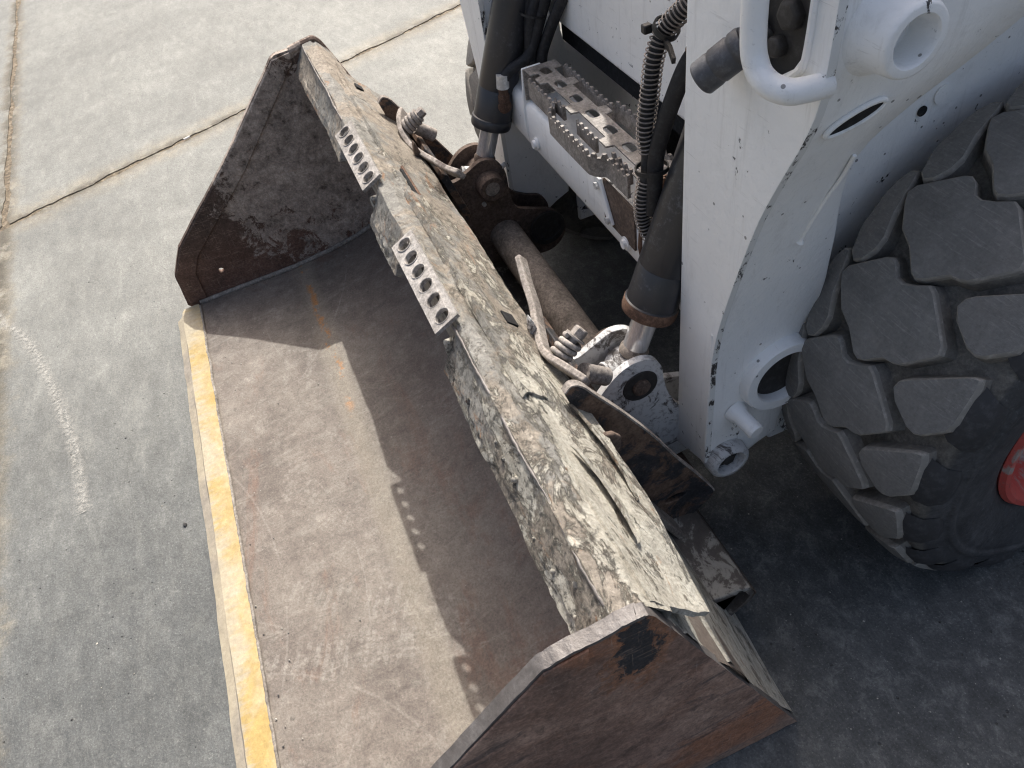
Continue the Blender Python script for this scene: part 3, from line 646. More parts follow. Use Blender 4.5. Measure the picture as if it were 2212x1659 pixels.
def crust(u, v):
    x = XN+0.012+(XF-XN-0.024)*u; f = v*(len(bp)-1); i = min(int(f), len(bp)-2); k = f-i
    y = bp[i][0]*(1-k)+bp[i+1][0]*k; z = bp[i][1]*(1-k)+bp[i+1][1]*k
    t = (bp[i+1]-bp[i]).normalized(); n = Vector((0, -t[1], t[0]))
    if n.z < 0 and z > 0.62: n = -n
    rim = 1.0 if 8/76 < v < 40/76 else 0.35
    front = max(0, 1-abs(v*18-3.5)/2.2)                       # rough cement crust on the front face
    d = 0.0022*fbm((x*5, y*14, z*14), 3)*rim + 0.0009*fbm((x*24, y*40, z*40), 3)*rim
    rough = max(0, fbm((x*3.1, 4.2, 0), 2)+0.25+(1.0-x)*0.45)
    d += front*min(rough, 1.2)*(0.0062*max(0, fbm((x*52, y*64, z*64), 3)+0.15)+0.0025*fbm((x*15, y*22, z*22), 3))
    if y < -0.150 and z > 0.40:                                 # overlapping plates and torn paint layers
        wv_ = 0.006*nz(x, 4.3, 2)+0.005*nz(x, 13, 6)+0.003*nz(x, 37, 1)
        def stp_(y0, h, w_=0.0022): return h*min(1, max(0, (y0-(y+wv_))/w_))
        on = min(1, max(0, (x-0.60)/0.04))*min(1, max(0, (1.94-x)/0.03))
        d += stp_(-0.176, 0.0065)*on + stp_(-0.206+0.01*nz(x, 2, 3), -0.007)*on + stp_(-0.214, 0.006)*min(1, max(0, (x-0.5)/0.1))
        d += stp_(-0.172+0.016*nz(x, 3, 5), 0.006)*(1-on) + stp_(-0.236+0.012*nz(x, 3, 7), 0.008)
        d += 0.006*max(0, nz(x, 7, 1.5)+nz(y, 30, 2)*0.6) + 0.0018*fbm((x*70, y*90, z*90), 2)
    rec = 0
    for a, b in PL:
        e = min((x-a)/0.02, (b-x)/0.02); rec = max(rec, min(1, max(0, e+0.5)))
    if z > 0.59 and y > -0.142: y = y + rec*(-0.143-y)*0.85
    if z < 0.65 and y < -0.18: y += flush(x)*min(1, (0.65-z)/0.08)
    wave = 0.005*nz(x, 2.3, 8)+0.0055*nz(x, 6, 5)+0.002*nz(x, 15, 3)
    p = Vector((x, y+wave*(1 if z > .55 else 0.4), z+0.5*wave)) + Vector((0, abs(n.y)*math.copysign(1, n.y), n.z)).normalized()*d
    return p
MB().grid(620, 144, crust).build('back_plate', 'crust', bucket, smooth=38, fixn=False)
MB().sweep([(XN+0.03+(XF-XN-0.06)*i/500, -0.1345+0.0030*nz(i, .035, 3)+0.001*nz(i, .3, 1), 0.6715+0.0016*nz(i, .05, 6)+0.0008*nz(i, .4, 2)) for i in range(501)], [max(0.0006, 0.0022+0.0022*nz(i, .11, 4)) for i in range(501)], 6).build('worn_crease', 'edge', bucket, smooth=80)
# side plates
SIDE = [(0.445, 0.006), (0.462, 0.03), (0.452, 0.140), (0.402, 0.225), (0.17, 0.438), (-0.046, 0.6595), (-0.058, 0.665), (-0.110, 0.668), (-0.158, 0.676), (-0.172, 0.673), (-0.180, 0.662), (-0.315, 0.338), (-0.452, 0.012), (-0.457, 0.002)]
def side_poly(seed, rag):
    out = []
    for i in range(len(SIDE)):
        a, b = SIDE[i], SIDE[(i+1) % len(SIDE)]
        L = math.hypot(b[0]-a[0], b[1]-a[1]); n = max(1, int(L/0.012)); bottom = i == len(SIDE)-1
        for k in range(n):
            t = k/n; y = a[0]+(b[0]-a[0])*t; z = a[1]+(b[1]-a[1])*t
            e = 0.0012*nz(t*L, 25, seed+i)+(0.005*abs(nz(t*L, 22, seed+9))+0.004*max(0, nz(t*L, 60, seed+4)) if bottom and rag else 0)
            out.append((y+(e if not bottom else 0), z+e))
    return out
pn = MB().prism(side_poly(1, True), XN, XN+0.017, 'x', mi=0, mi_side=1).build('side_plate', ['side_out', 'edge'], bucket, bevel=0.003, label='near side plate, brown rust with black paint flakes')
pf = MB().prism(side_poly(5, False), XF-0.017, XF, 'x', holes=[circ(0.322, 0.108, 0.0085, 14)], mi=0, mi_side=0).build('side_plate', ['side_in', 'edge'], bucket, bevel=0.0025, label='far side plate, dark rust with grey dust patch')
# thicker cutter strips along the leading edges
def cutter(x0, x1, mat, dy):
    out = [(0.452, 0.035), (0.449, 0.142), (0.399, 0.224), (0.17, 0.436), (-0.046, 0.656), (-0.100, 0.663), (-0.098, 0.636), (0.13, 0.392), (0.36, 0.183), (0.392, 0.13), (0.398, 0.035)]
    MB().prism(out, x0, x1, 'x').build('side_cutter', mat, bucket, bevel=0.004)
cutter(XF-0.023, XF-0.0172, 'side_in', 0); cutter(XN-0.0035, XN-0.0002, 'side_out', 0)
mb = MB(); pts = []                                            # bright worn lip along the near plate's top
lip = [(0.30, 0.321), (0.17, 0.441), (0.06, 0.551), (-0.025, 0.640), (-0.058, 0.665), (-0.110, 0.6715), (-0.148, 0.678), (-0.166, 0.678)]
lp_ = smooth_path([(XN+0.0085, a, b-0.0035) for a, b in lip], 14)
MB().sweep([p+Vector((0.0010*nz(i, .35, 2), 0.0008*nz(i, .5, 5), 0.0010*nz(i, .42, 7))) for i, p in enumerate(lp_)], 0, flat=(0.0185, 0.0065, (1, 0, 0))).build('worn_lip', 'edge', bucket, bevel=0.0026, bseg=3)
MB().sweep(smooth_path([(XF-0.010, a, b-0.006) for a, b in [(-0.10, 0.668), (-0.15, 0.676), (-0.172, 0.672), (-0.20, 0.615), (-0.30, 0.378)]], 6), 0.012, 10).build('rim_bead', 'side_in', bucket)
# perforated step tabs on the rim
for a, b in PL:
    ax = (b-a)/6
    holes = [circ(a+ax*(k+0.5), 0.0, 0.0128, 22) for k in range(6)]
    mb = MB().prism([(a, -0.0235), (b, -0.0235), (b, 0.0235), (a, 0.0235)], -0.0035, 0.0035, 'z', holes=holes)
    th = R(-28); out = []
    for (x, y, z) in mb.v:                                      # tilt about the x axis and set on the rim
        z += 0.0015*nz(x, 7, 1)
        out.append((x, -0.1265+y*math.cos(th)-z*math.sin(th), 0.6810+y*math.sin(th)+z*math.cos(th)))
    mb.v = out
    pl = mb.build('perforated_tab', 'tab', bucket, bevel=0.002)
    for k in range(6):
        xk = a+ax*(k+0.5); ring = [(xk+0.0142*math.cos(t*math.pi/10), -0.1265+0.0142*math.sin(t*math.pi/10)*math.cos(th)-0.0042*math.sin(th), 0.6810+0.0142*math.sin(t*math.pi/10)*math.sin(th)+0.0042*math.cos(th)) for t in range(21)]
        MB().sweep(ring, 0.0010, 6, cap=False).build('hole_lip', 'tab', pl)
    MB().box(a-0.012, a+0.002, -0.142, -0.112, 0.628, 0.656).build('gusset', 'dust', bucket, bevel=0.004)
# mounting flange overlaid on the back, wavy and torn
def strip(x0, x1, ya, za, yb, zb, amp, seed, n=90, m=6, thick=0.007, mat='dust', name='mounting_flange', taper=0.0, curl=0.0):
    t = Vector((0, yb-ya, zb-za)); nrm = Vector((0, -(zb-za), yb-ya)).normalized()
    if nrm.z < 0: nrm = -nrm
    top = []; bot = []
    mb = MB()
    def fn(off):
        def f(u, v):
            x = x0+(x1-x0)*u
            e = 0.005*nz(x, 5, seed)+0.004*nz(x, 22, seed+2)+0.003*nz(x, 60, seed+4)
            k = v*(1.0+0.6*e/0.01*0.1)
            w_ = 1.0-taper*u if taper >= 0 else 1.0+taper*(1-u)
            d = amp*fbm((x*4+seed, v*1.5, seed), 3)+off + curl*max(0, v-0.5)*2*(0.5+0.8*nz(x, 5, seed+6))
            zz = za+(zb-za)*v
            fl = Vector((0, flush(x)*min(1, max(0, (0.65-zz)/0.08)), 0))
            return fl+Vector((x+0.004*nz(v*10, .7, seed), ya, za))+t*(k*w_+(e*0.6 if v > 0.99 else 0)/max(t.length, .01)*t.length)+nrm*d
        return f
    mb.grid(n, m, fn(thick)); a = len(mb.v); mb.grid(n, m, fn(0.0))
    # close the rim
    W = m+1
    for i in range(n):
        for j in (0, m): mb.f.append((i*W+j, (i+1)*W+j, a+(i+1)*W+j, a+i*W+j)); mb.mi.append(0)
    for j in range(m):
        for i in (0, n): mb.f.append((i*W+j, i*W+j+1, a+i*W+j+1, a+i*W+j)); mb.mi.append(0)
    return mb.build(name, mat, bucket, smooth=50)
strip(0.353, 1.945, -0.178, 0.6515, -0.272, 0.552, 0.0040, 15.0, thick=0.009, n=190, m=14)
strip(0.70, 1.30, -0.1745, 0.660, -0.205, 0.628, 0.003, 5.0, thick=0.011, n=60)
strip(1.80, 2.00, -0.186, 0.645, -0.240, 0.575, 0.008, 21.0, thick=0.010, n=26, curl=-0.01)
# torn, bent-up leaves of sheet metal near the near end
def leaf(x0, x1, ya, za, width, lift, seed, mat='dust'):
    sl = Vector((0, -0.56, -0.83)); nr = Vector((0, -0.83, 0.56))
    def f(off):
        def fn(u, v):
            w_ = width*(math.sin(math.pi*min(1, max(0, u)))**0.75)+0.0008
            x = x0+(x1-x0)*u
            p = Vector((x, ya, za))+sl*(0.10*(u-0.5)*(-0.25)+w_*(1-v)+0.004*nz(x, 30, seed))
            return p+nr*(off+0.004+lift*(v**1.6)*math.sin(math.pi*u)**0.6+0.002*fbm((x*25, v*3, seed), 2))
        return fn
    mb = MB(); mb.grid(40, 8, f(0.004)); a = len(mb.v); mb.grid(40, 8, f(0.0)); W = 9
    for i in range(40):
        for j in (0, 8): mb.f.append((i*W+j, (i+1)*W+j, a+(i+1)*W+j, a+i*W+j)); mb.mi.append(0)
    mb.build('torn_flap', mat, bucket, smooth=60)
leaf(0.44, 0.60, -0.205, 0.634, 0.030, 0.007, 1.0)
leaf(0.52, 0.70, -0.246, 0.590, 0.030, 0.008, 7.0)
# rust seam, holes and plates in the flange
MB().sweep(smooth_path([(1.43, -0.204, 0.640), (1.36, -0.2045, 0.639), (1.27, -0.206, 0.638), (1.19, -0.205, 0.639), (1.12, -0.207, 0.637)], 12), 0.0035, 7).build('rust_bead', 'rustb', bucket)
MB().sweep([(1.41, -0.1975, 0.645), (1.32, -0.198, 0.6445), (1.19, -0.199, 0.644)], 0.003, 4, flat=(0.007, 0.006)).build('split_seam', 'dark', bucket)
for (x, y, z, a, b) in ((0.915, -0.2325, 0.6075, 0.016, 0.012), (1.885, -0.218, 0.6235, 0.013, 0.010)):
    MB().prism([(-a, -b), (a, -b), (a, b), (-a, b)], 0, 0.004, 'z').build('slot_hole', 'dark', bucket)  # dark block standing in for a hole and its shade
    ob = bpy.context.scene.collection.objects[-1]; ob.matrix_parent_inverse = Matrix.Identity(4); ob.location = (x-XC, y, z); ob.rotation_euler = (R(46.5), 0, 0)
# torn lug beside the quick attach, with a rust patch
lug = [(-0.215, 0.60), (-0.245, 0.572), (-0.290, 0.560), (-0.302, 0.545), (-0.300, 0.522), (-0.286, 0.505), (-0.262, 0.49), (-0.245, 0.52)]
MB().prism(lug, 0.652, 0.662, 'x').build('torn_lug', 'rust', bucket, bevel=0.003)
# hollow hitch channel low on the back
CH = [(-0.375, 0.168), (-0.455, 0.158), (-0.478, 0.146), (-0.488, 0.122), (-0.478, 0.100), (-0.43, 0.060), (-0.40, 0.05)]
def channel(off):
    return [(y+off*0.6, z-off) for y, z in CH]
oc = CH+list(reversed([(-0.40, 0.062), (-0.425, 0.072), (-0.466, 0.105), (-0.474, 0.122), (-0.468, 0.137), (-0.452, 0.147), (-0.375, 0.157)]))
MB().prism(oc, 0.525, 1.955, 'x').build('hitch_channel', 'channel', bucket, bevel=0.003)
# cement crumbs on the rim
for k in range(14):
    x = 0.36+0.55*random.random()**1.6; t = random.random()
    y = -0.104-0.03*t; z = 0.622+0.044*t; r = 0.0025+0.0035*random.random()
    mb = MB(); mb.grid(8, 6, lambda u, v: Vector((x, y, z))+Vector((math.cos(u*6.283)*math.sin(v*math.pi), math.sin(u*6.283)*math.sin(v*math.pi), math.cos(v*math.pi)))*r*(1+0.9*noise.noise(Vector((math.cos(u*6.283)+k, math.sin(u*6.283), v*2)))))
    mb.build('cement_lump', 'dust', bucket, smooth=80, fixn=False)

# ------------------------------------------------------------------ loader
loader = thing('skid_steer_loader', 'white skid steer loader with black tyres carrying the bucket', 'loader', (XC, -1.7, 0.0))
# chassis and cab body
body = part_empty('chassis', loader, (XC, -1.7, 0.3))
MB().box(0.785, 0.800, -2.75, -0.690, 0.16, 1.12).build('side_wall', 'white', body, bevel=0.004)
MB().box(2*XC-0.800, 2*XC-0.785, -2.75, -0.690, 0.16, 1.12).build('side_wall', 'white', body, bevel=0.004)
MB().box(0.853, 2*XC-0.853, -0.665, -0.640, 0.762, 1.0).build('cab_panel', 'white', body, bevel=0.006)
MB().box(0.853, 2*XC-0.853, -0.93, -0.90, 0.16, 0.80).build('dark_interior_panel', 'dark', body)  # near-black panel standing in for the shaded inside of the chassis
MB().box(0.853, 2*XC-0.853, -0.90, -0.668, 0.700, 0.755).build('dark_gap_bar', 'dark', body)  # near-black bar standing in for the shaded gap below the cab panel
MB().box(0.853, 2*XC-0.853, -2.74, -0.935, 0.16, 0.20).build('belly_plate', 'rust', body)
MB().box(0.853, 2*XC-0.853, -2.30, -0.73, 1.80, 2.02).build('unseen_cab_roof', 'white', body, bevel=0.02)  # unseen roof, added to shade the ground beside the machine
for yy in (-0.78, -1.55, -2.30): MB().box(0.853, 0.90, yy, yy+0.05, 1.121, 1.799).build('unseen_cab_post', 'white', body)  # unseen posts added under the roof, sides open so sun reaches the step
for yy in (-0.78, -1.55, -2.30): MB().box(2*XC-0.90, 2*XC-0.853, yy, yy+0.05, 1.121, 1.799).build('unseen_cab_post', 'white', body)
for (y, z, r) in ((-0.873, 0.822, 0.004), (-0.905, 0.838, 0.011)):
    MB().lathe((0.784, y, z), (-1, 0, 0), [(0, r+0.004), (0.002, r+0.004), (0.0025, r)], 20).build('plug', 'dark' if r < .011 else 'white', body)
MB().sweep(smooth_path([(0.784, -0.78, 0.86), (0.784, -0.90, 0.905), (0.784, -1.05, 0.925), (0.784, -1.5, 0.93)], 5), 0.005, 8).build('weld_line', 'white', body)

# lift arms
XO = [(0.20, .722), (0.55, .722), (0.62, .712), (0.70, .692), (0.78, .670), (0.865, .644), (0.94, .612), (1.00, .583), (1.05, .568), (1.12, .566), (1.8, .566)]
YB = [(0.20, -.66), (0.30, -.66), (0.42, -.70), (0.62, -.70), (0.74, -.672), (0.80, -.652), (0.86, -.636), (0.92, -.622), (0.96, -.632), (1.00, -.665), (1.05, -.74), (1.12, -.84), (1.8, -.90)]
ZS = [0.245+0.0155*i for i in range(67)]
def arm(mir):
    p = part_empty('lift_arm', loader, (2*XC-0.72 if mir else 0.72, -0.55, 0.24))
    mb = MB(mir)
    rings = []
    for i, z in enumerate(ZS):
        xo = sum(interp(XO, z+d) for d in (-.03, 0, .03))/3; yb = sum(interp(YB, z+d) for d in (-.02, 0, .02))/3
        if i == 0: yb = -0.60
        if i == 1: yb = -0.625
        rings.append([(xo, -0.507, z), (xo, -0.53, z), (xo, (yb-0.53)/2, z), (xo+0.004, yb+0.012, z), (xo+0.014, yb, z), (0.812, yb, z), (0.812, -0.507, z)])
    n = len(rings[0])
    for r in rings: mb.v += r
    for i in range(len(rings)-1):
        for k in range(n): mb.f.append((i*n+k, i*n+(k+1) % n, (i+1)*n+(k+1) % n, (i+1)*n+k)); mb.mi.append(0)
    mb.f += [tuple(range(n)), tuple((len(rings)-1)*n+k for k in range(n))]; mb.mi += [0, 0]
    mb.build('arm_body', 'white', p, smooth=50)
    fp = [(0.8155, 0.238), (0.8155, 1.27), (0.5665, 1.27)]
    fp += [(sum(interp(XO, z+d) for d in (-.02, 0, .02))/3-0.0035, z) for z in [1.265, 1.24, 1.2, 1.12, 1.08, 1.05, 1.03, 1.01, 0.985, 0.96, 0.93, 0.90, 0.865, 0.82, 0.78, 0.74, 0.70, 0.67, 0.645, 0.62, 0.59, 0.56, 0.52, 0.45, 0.36, 0.278]]
    hole = [(0.664, 1.040), (0.640, 1.046), (0.612, 1.066), (0.600, 1.084), (0.597, 1.10), (0.597, 1.24), (0.676, 1.24), (0.676, 1.052)]
    MB(mir).prism(fp, -0.5065, -0.4955, 'y', holes=[hole], mi_side=1).build('front_plate', ['white', 'chipped'], p, bevel=0.0015)
    MB(mir).sweep(smooth_path([(0.680, -0.4945, 1.24), (0.680, -0.4945, 1.06), (0.666, -0.4945, 1.036), (0.638, -0.4945, 1.042), (0.606, -0.4945, 1.064), (0.5935, -0.4945, 1.095), (0.593, -0.4945, 1.24)], 6), 0.0045, 8).build('recess_weld', 'white', p)
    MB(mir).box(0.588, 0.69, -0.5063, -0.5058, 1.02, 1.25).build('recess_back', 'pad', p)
    for (x, z, r) in ((0.632, 1.112, 0.016), (0.648, 1.075, 0.012), (0.618, 1.165, 0.015)):
        MB(mir).lathe((x, -0.5056, z), (-0.1, 1, 0.1), [(0, r), (0.010, r), (0.013, r*.8)], 6).build('bolt_head', 'pad', p, bevel=0.002)
    MB(mir).prism([(-0.84, 1.16), (-0.90, 1.268), (-2.65, 1.33), (-2.65, 1.20)], 0.64, 0.80, 'x').build('arm_beam', 'white', p, bevel=0.02)
    # grab handle
    hp = smooth_path([(0.620, -0.447, 1.25), (0.6185, -0.447, 1.20), (0.616, -0.447, 1.115), (0.607, -0.4475, 1.086), (0.590, -0.450, 1.074), (0.574, -0.461, 1.069), (0.571, -0.480, 1.066), (0.571, -0.505, 1.064)], 7)
    MB(mir).sweep(hp, 0.0128, 18).build('grab_handle', 'white', p, smooth=80)
    # quick coupler
    d = Vector((0.46, 0.60, -0.65)).normalized(); c0 = Vector((0.672, -0.507, 1.088))
    co = MB(mir).lathe(c0, d, [(0, 0.012), (0.012, 0.013)], 20).lathe(c0+d*0.012, d, [(0, 0.0165), (0.016, 0.0165)], 6).lathe(c0+d*0.028, d, [(0, 0.0185), (0.003, 0.020), (0.012, 0.020), (0.0135, 0.0188), (0.016, 0.0188), (0.0175, 0.020), (0.038, 0.020), (0.040, 0.0188), (0.045, 0.0198), (0.060, 0.0198), (0.062, 0.018), (0.062, 0.0145), (0.060, 0.014)], 32)
    co.build('hose_coupler', 'coupler', p, smooth=40)
    MB(mir).lathe(c0+Vector((-0.006, -0.012, 0.040)), d, [(0, 0.013), (0.010, 0.014), (0.012, 0.010), (0.016, 0.010)], 8).build('hose_fitting', 'rustb', p, bevel=0.001)
    # upper pin boss
    MB(mir).lathe((0.575, -0.556, 1.106), (-1, 0.0, 0.0), [(0, 0.052), (0.010, 0.044), (0.024, 0.0375), (0.046, 0.0358), (0.0505, 0.034), (0.0515, 0.032), (0.0515, 0.0255), (0.049, 0.0235), (0.016, 0.0235)], 40, cap0=False).build('pin_boss', 'white', p, smooth=50)
    # slot with rolled lip in the side sheet
    sl = MB(mir); c_ = Vector((0.584, -0.556, 1.007)); ax = Vector((0, -0.79, 0.26)).normalized()
    o2 = []
    for k in range(25):
        a = 2*math.pi*k/24; o2.append(c_+ax*0.034*math.cos(a)+Vector((-0.35, 0.3, 0.9)).normalized()*0.0125*math.sin(a))
    o2 = [Vector((interp(XO, q.z)-0.0015, q.y, q.z)) for q in o2]
    sl.sweep(o2, 0.0032, 8, cap=False); sl.build('slot_lip', 'white', p, smooth=80)
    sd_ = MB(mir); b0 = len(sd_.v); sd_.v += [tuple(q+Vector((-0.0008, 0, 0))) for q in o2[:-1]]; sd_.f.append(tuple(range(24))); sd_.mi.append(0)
    sd_.build('slot_opening', 'dark', p)  # flat dark face standing in for the shade inside the slot
    # groove weld and rear rib
    MB(mir).sweep(smooth_path([(interp(XO, z)-0.001, y, z) for y, z in ((-0.60, 0.93), (-0.603, 0.89), (-0.598, 0.85), (-0.592, 0.80), (-0.590, 0.775))], 5), [0.0026]*20+[0.006], 8).build('weld_bead', 'white', p, smooth=80)
    MB(mir).sweep([(0.720, -0.674, 0.80), (0.712, -0.664, 0.96)], 0.009, 4, flat=(0.010, 0.028, (1, 0, 0))).build('rib', 'white', p)
    # lower fittings: collar ring, stub pin, pivot bushing
    MB(mir).lathe((0.724, -0.634, 0.452), (-1, 0, 0), [(0, 0.078), (0.018, 0.076), (0.022, 0.073), (0.022, 0.056), (0.018, 0.053), (0.001, 0.053)], 44, cap0=False, cap1=False).build('collar_ring', 'white', p, smooth=50)
    MB(mir).lathe((0.7235, -0.634, 0.452), (-1, 0, 0), [(0, 0.0535), (0.003, 0.0535)], 40).build('collar_hole', 'pad', p)  # black disc standing in for the shaded hole inside the ring
    MB(mir).lathe((0.724, -0.552, 0.392), (-1, -0.15, -0.12), [(0, 0.021), (0.014, 0.018), (0.018, 0.0155), (0.054, 0.0155), (0.058, 0.0135)], 24).build('stub_pin', 'white', p, smooth=45)
    MB(mir).lathe((0.724, -0.540, 0.272), (-1, 0, 0), [(0, 0.042), (0.020, 0.040), (0.025, 0.036), (0.026, 0.029), (0.023, 0.0265), (0.001, 0.0265)], 36, cap0=False, cap1=False).build('pivot_bushing', 'grimy', p, smooth=45)
    MB(mir).lathe((0.723, -0.540, 0.272), (-1, 0, 0), [(0, 0.0268), (0.004, 0.0268)], 30).lathe((0.719, -0.540, 0.272), (-1, 0, 0), [(0, 0.014), (0.012, 0.013)], 6).build('pivot_bolt', 'pad', p)
    MB(mir).sweep([(0.7225, -0.4985+0.001*nz(z, 30, 2), z) for z in [0.28+0.012*i for i in range(28)]], 0.004, 8).build('corner_weld', 'white', p, smooth=80)
    return p
arm(False); arm(True)

# wheels: carcass, rim, tread lugs
TX, TY, TZ = 0.572, -1.095, 0.415
CEN = [(.132, 30.5), (.128, 32.3), (.086, 37.3), (.076, 37.9), (.066, 37.4), (.052, 35.6), (.040, 35.4), (.024, 36.4), (.007, 37.9), (-.005, 37.3), (-.062, 31.6), (-.066, 30.2), (-.062, 29.2), (-.030, 24.6), (-.020, 24.0), (-.004, 23.6), (.018, 20.8), (.030, 20.0), (.040, 20.4), (.068, 23.6), (.096, 25.2), (.122, 28.8)]
INN = [(.143, 16.9), (.160, 21.6), (.167, 28.4), (.167, 31.5), (.160, 33.8), (.149, 34.2), (.140, 31.5), (.128, 26.2), (.113, 22.2), (.112, 19.5), (.120, 16.9), (.131, 16.0)]
OUT = [(-.046, 20.4), (-.048, 21.9), (-.056, 23.1), (-.118, 30.2), (-.127, 30.6), (-.131, 29.0), (-.135, 22.0), (-.133, 20.0), (-.112, 16.6), (-.103, 16.0), (-.090, 16.3), (-.058, 18.6)]
def crown(t):
    a = abs(t-0.018)
    return 0.4565 - 0.10*max(0, a-0.02)**2*3 - 3.5*max(0, a-0.10)**2
def lug_mesh(name, out, mir, depth=0.034):
    k = -1 if mir else 1
    cx = sum(p[0] for p in out)/len(out); ca = sum(p[1] for p in out)/len(out)
    def loop(sc, dr, grow):
        L = []
        for (t, a) in out:
            dt = t-cx; da = (a-ca)*math.pi/180*0.45; l = math.hypot(dt, da) or 1
            t2 = cx+dt*sc+dt/l*grow; a2 = math.radians(ca)+(da*sc+da/l*grow)/0.45
            r = crown(t2)+dr
            L.append((k*t2, r*math.cos(a2), r*math.sin(a2)))
        return L
    mb = MB(); n = len(out)
    rings = [loop(1, -depth-0.010, 0.0125), loop(1, -depth, 0.0110), loop(1, -0.010, 0.0052), loop(1, -0.0030, 0.0038), loop(1, 0.0, 0.0010), loop(0.55, 0.0006, 0)]
    for r in rings: mb.v += r
    for i in range(len(rings)-1):
        for q in range(n):
            mb.f.append((i*n+q, i*n+(q+1) % n, (i+1)*n+(q+1) % n, (i+1)*n+q)); mb.mi.append(1 if i < 2 else (2 if i < 4 else 0))
    mb.v.append((k*cx, crown(cx)*math.cos(math.radians(ca)), crown(cx)*math.sin(math.radians(ca)))); c_ = len(mb.v)-1
    for q in range(n): mb.f.append(((len(rings)-1)*n+q, (len(rings)-1)*n+(q+1) % n, c_)); mb.mi.append(0)
    return mb.mesh(name, ['lug', 'lugside', 'lugedge'], 28)
def shoulder_mesh(name, mir):                                   # buttress of the outer lugs on the sidewall
    k = -1 if mir else 1; mb = MB()
    rows = [(-.131, .434, 18.5, 30.4), (-.1435, .431, 17.2, 30.0), (-.158, .415, 16.0, 28.5), (-.1645, .392, 15.6, 27.5), (-.1585, .372, 15.4, 27.0)]
    for (t, r, a0, a1) in rows:
        for j in range(5):
            a = math.radians(a0+(a1-a0)*j/4); e = 0.004 if j in (0, 4) else 0.0
            mb.v.append((k*(t+e*1.6), (r-e)*math.cos(a), (r-e)*math.sin(a)))
    for i in range(len(rows)-1):
        for j in range(4): mb.f.append((i*5+j, i*5+j+1, (i+1)*5+j+1, (i+1)*5+j)); mb.mi.append(0)
    return mb.mesh(name, ['sidewall_lug'], 50, fixn=True)
M['sidewall_lug'] = m_plain('shoulder_rubber', (0.034, 0.034, 0.036), 0.65)
def wheel(mir):
    k = -1 if mir else 1; x0 = 2*XC-TX if mir else TX
    TY = -0.97 if mir else -1.10
    p = part_empty('wheel', loader, (x0, TY, TZ))
    prof = [(-.128, .248), (-.141, .262), (-.153, .290), (-.1585, .318), (-.1615, .340), (-.1600, .352), (-.1640, .358), (-.1640, .366), (-.1595, .372), (-.1570, .388), (-.150, .408), (-.138, .4195), (-.11, .4225), (-.05, .4265), (.018, .428), (.09, .4255), (.150, .4205), (.170, .406), (.180, .380), (.182, .34), (.170, .285), (.150, .262)]
    sp = smooth_path([(a, b, 0) for a, b in prof], 3)
    mb = MB(); seg = 96
    for (t, r, _) in [tuple(q) for q in sp]:
        for s_ in range(seg):
            a = 2*math.pi*s_/seg; z = TZ+r*math.sin(a); z = max(z, 0.002)
            mb.v.append((x0+k*t, TY+r*math.cos(a), z))
    for i in range(len(sp)-1):
        for s_ in range(seg): mb.f.append((i*seg+s_, i*seg+(s_+1) % seg, (i+1)*seg+(s_+1) % seg, (i+1)*seg+s_)); mb.mi.append(0)
    mb.build('tyre', 'sidewall', p, smooth=60)
    mr = MB(); mr.lathe((x0-k*0.150, TY, TZ), (k, 0, 0), [(0.022, 0.250), (0.010, 0.256), (0.002, 0.250), (0.002, 0.241), (0.012, 0.234), (0.040, 0.226), (0.085, 0.222), (0.10, 0.20), (0.10, 0.02)], 64, cap0=False)
    mr.build('rim', 'red', p, smooth=40)
    for (nm, out, phase) in (('center', CEN, 0), ('inner', INN, 0), ('outer', OUT, 0)):
        me = lug_mesh('tread_lug_'+nm, out, mir)
        for j in range(-7, 7):
            o = bpy.data.objects.new('tread_lug', me); scene.collection.objects.link(o); o.parent = p
            o.rotation_euler = (R(18*j), 0, 0)
            mid = sum(q[1] for q in out)/len(out)+18*j
            zlow = TZ+0.455*math.sin(R(mid))
            if zlow < -0.02: bpy.data.objects.remove(o); continue
    ms = shoulder_mesh('shoulder_block', mir)
    for j in range(-7, 7):
        if TZ+0.44*math.sin(R(22+18*j)) < -0.02: continue
        o = bpy.data.objects.new('shoulder_block', ms); scene.collection.objects.link(o); o.parent = p; o.rotation_euler = (R(18*j), 0, 0)
wheel(False); wheel(True)

# cross member and step
cm = MB(); cm.prism([(-0.520, 0.540), (-0.513, 0.556), (-0.513, 0.640), (-0.520, 0.652), (-0.61, 0.652), (-0.61, 0.512), (-0.555, 0.512)], 0.842, 2*XC-0.842, 'x')
cm.build('cross_member', 'white', loader, bevel=0.006)
for sx in (False, True):
    MB(sx).prism([(-0.512, 0.560), (-0.506, 0.60), (-0.516, 0.724), (-0.56, 0.724), (-0.60, 0.56)], 0.975, 0.981, 'x').build('step_bracket', 'white' if sx else 'rustb', loader, bevel=0.002)
    MB(sx).lathe((1.03, -0.5125, 0.575), (0, 1, 0), [(0, 0.014), (0.006, 0.014), (0.006, 0.010), (0.012, 0.009)], 12).build('bolt', 'white', loader)
SX0, SX1 = 0.985, 1.498
stp = part_empty('step', loader, (XC, -0.55, 0.66))
hs = [circ(SX0+0.036+0.0735*k, -0.5555, 0.0165, 20, 0.0105, 3.2) for k in range(7)]
spine = [(SX0, -0.583), (SX0, -0.522), (SX0+0.030, -0.522), (SX0+0.040, -0.537)]
tabs = []
outl = []; ys, yl = -0.5385, -0.5725
x = SX0
top = [(SX0, -0.520), (SX0+0.035, -0.520), (SX0+0.037, -0.537)]
k = 0
for i in range(3):
    a = SX0+0.150+0.147*i
    top += [(a-0.018, -0.537), (a-0.014, -0.522), (a+0.014, -0.522), (a+0.018, -0.537)]
top += [(SX1-0.037, -0.537), (SX1-0.035, -0.520), (SX1, -0.520)]
bot = []
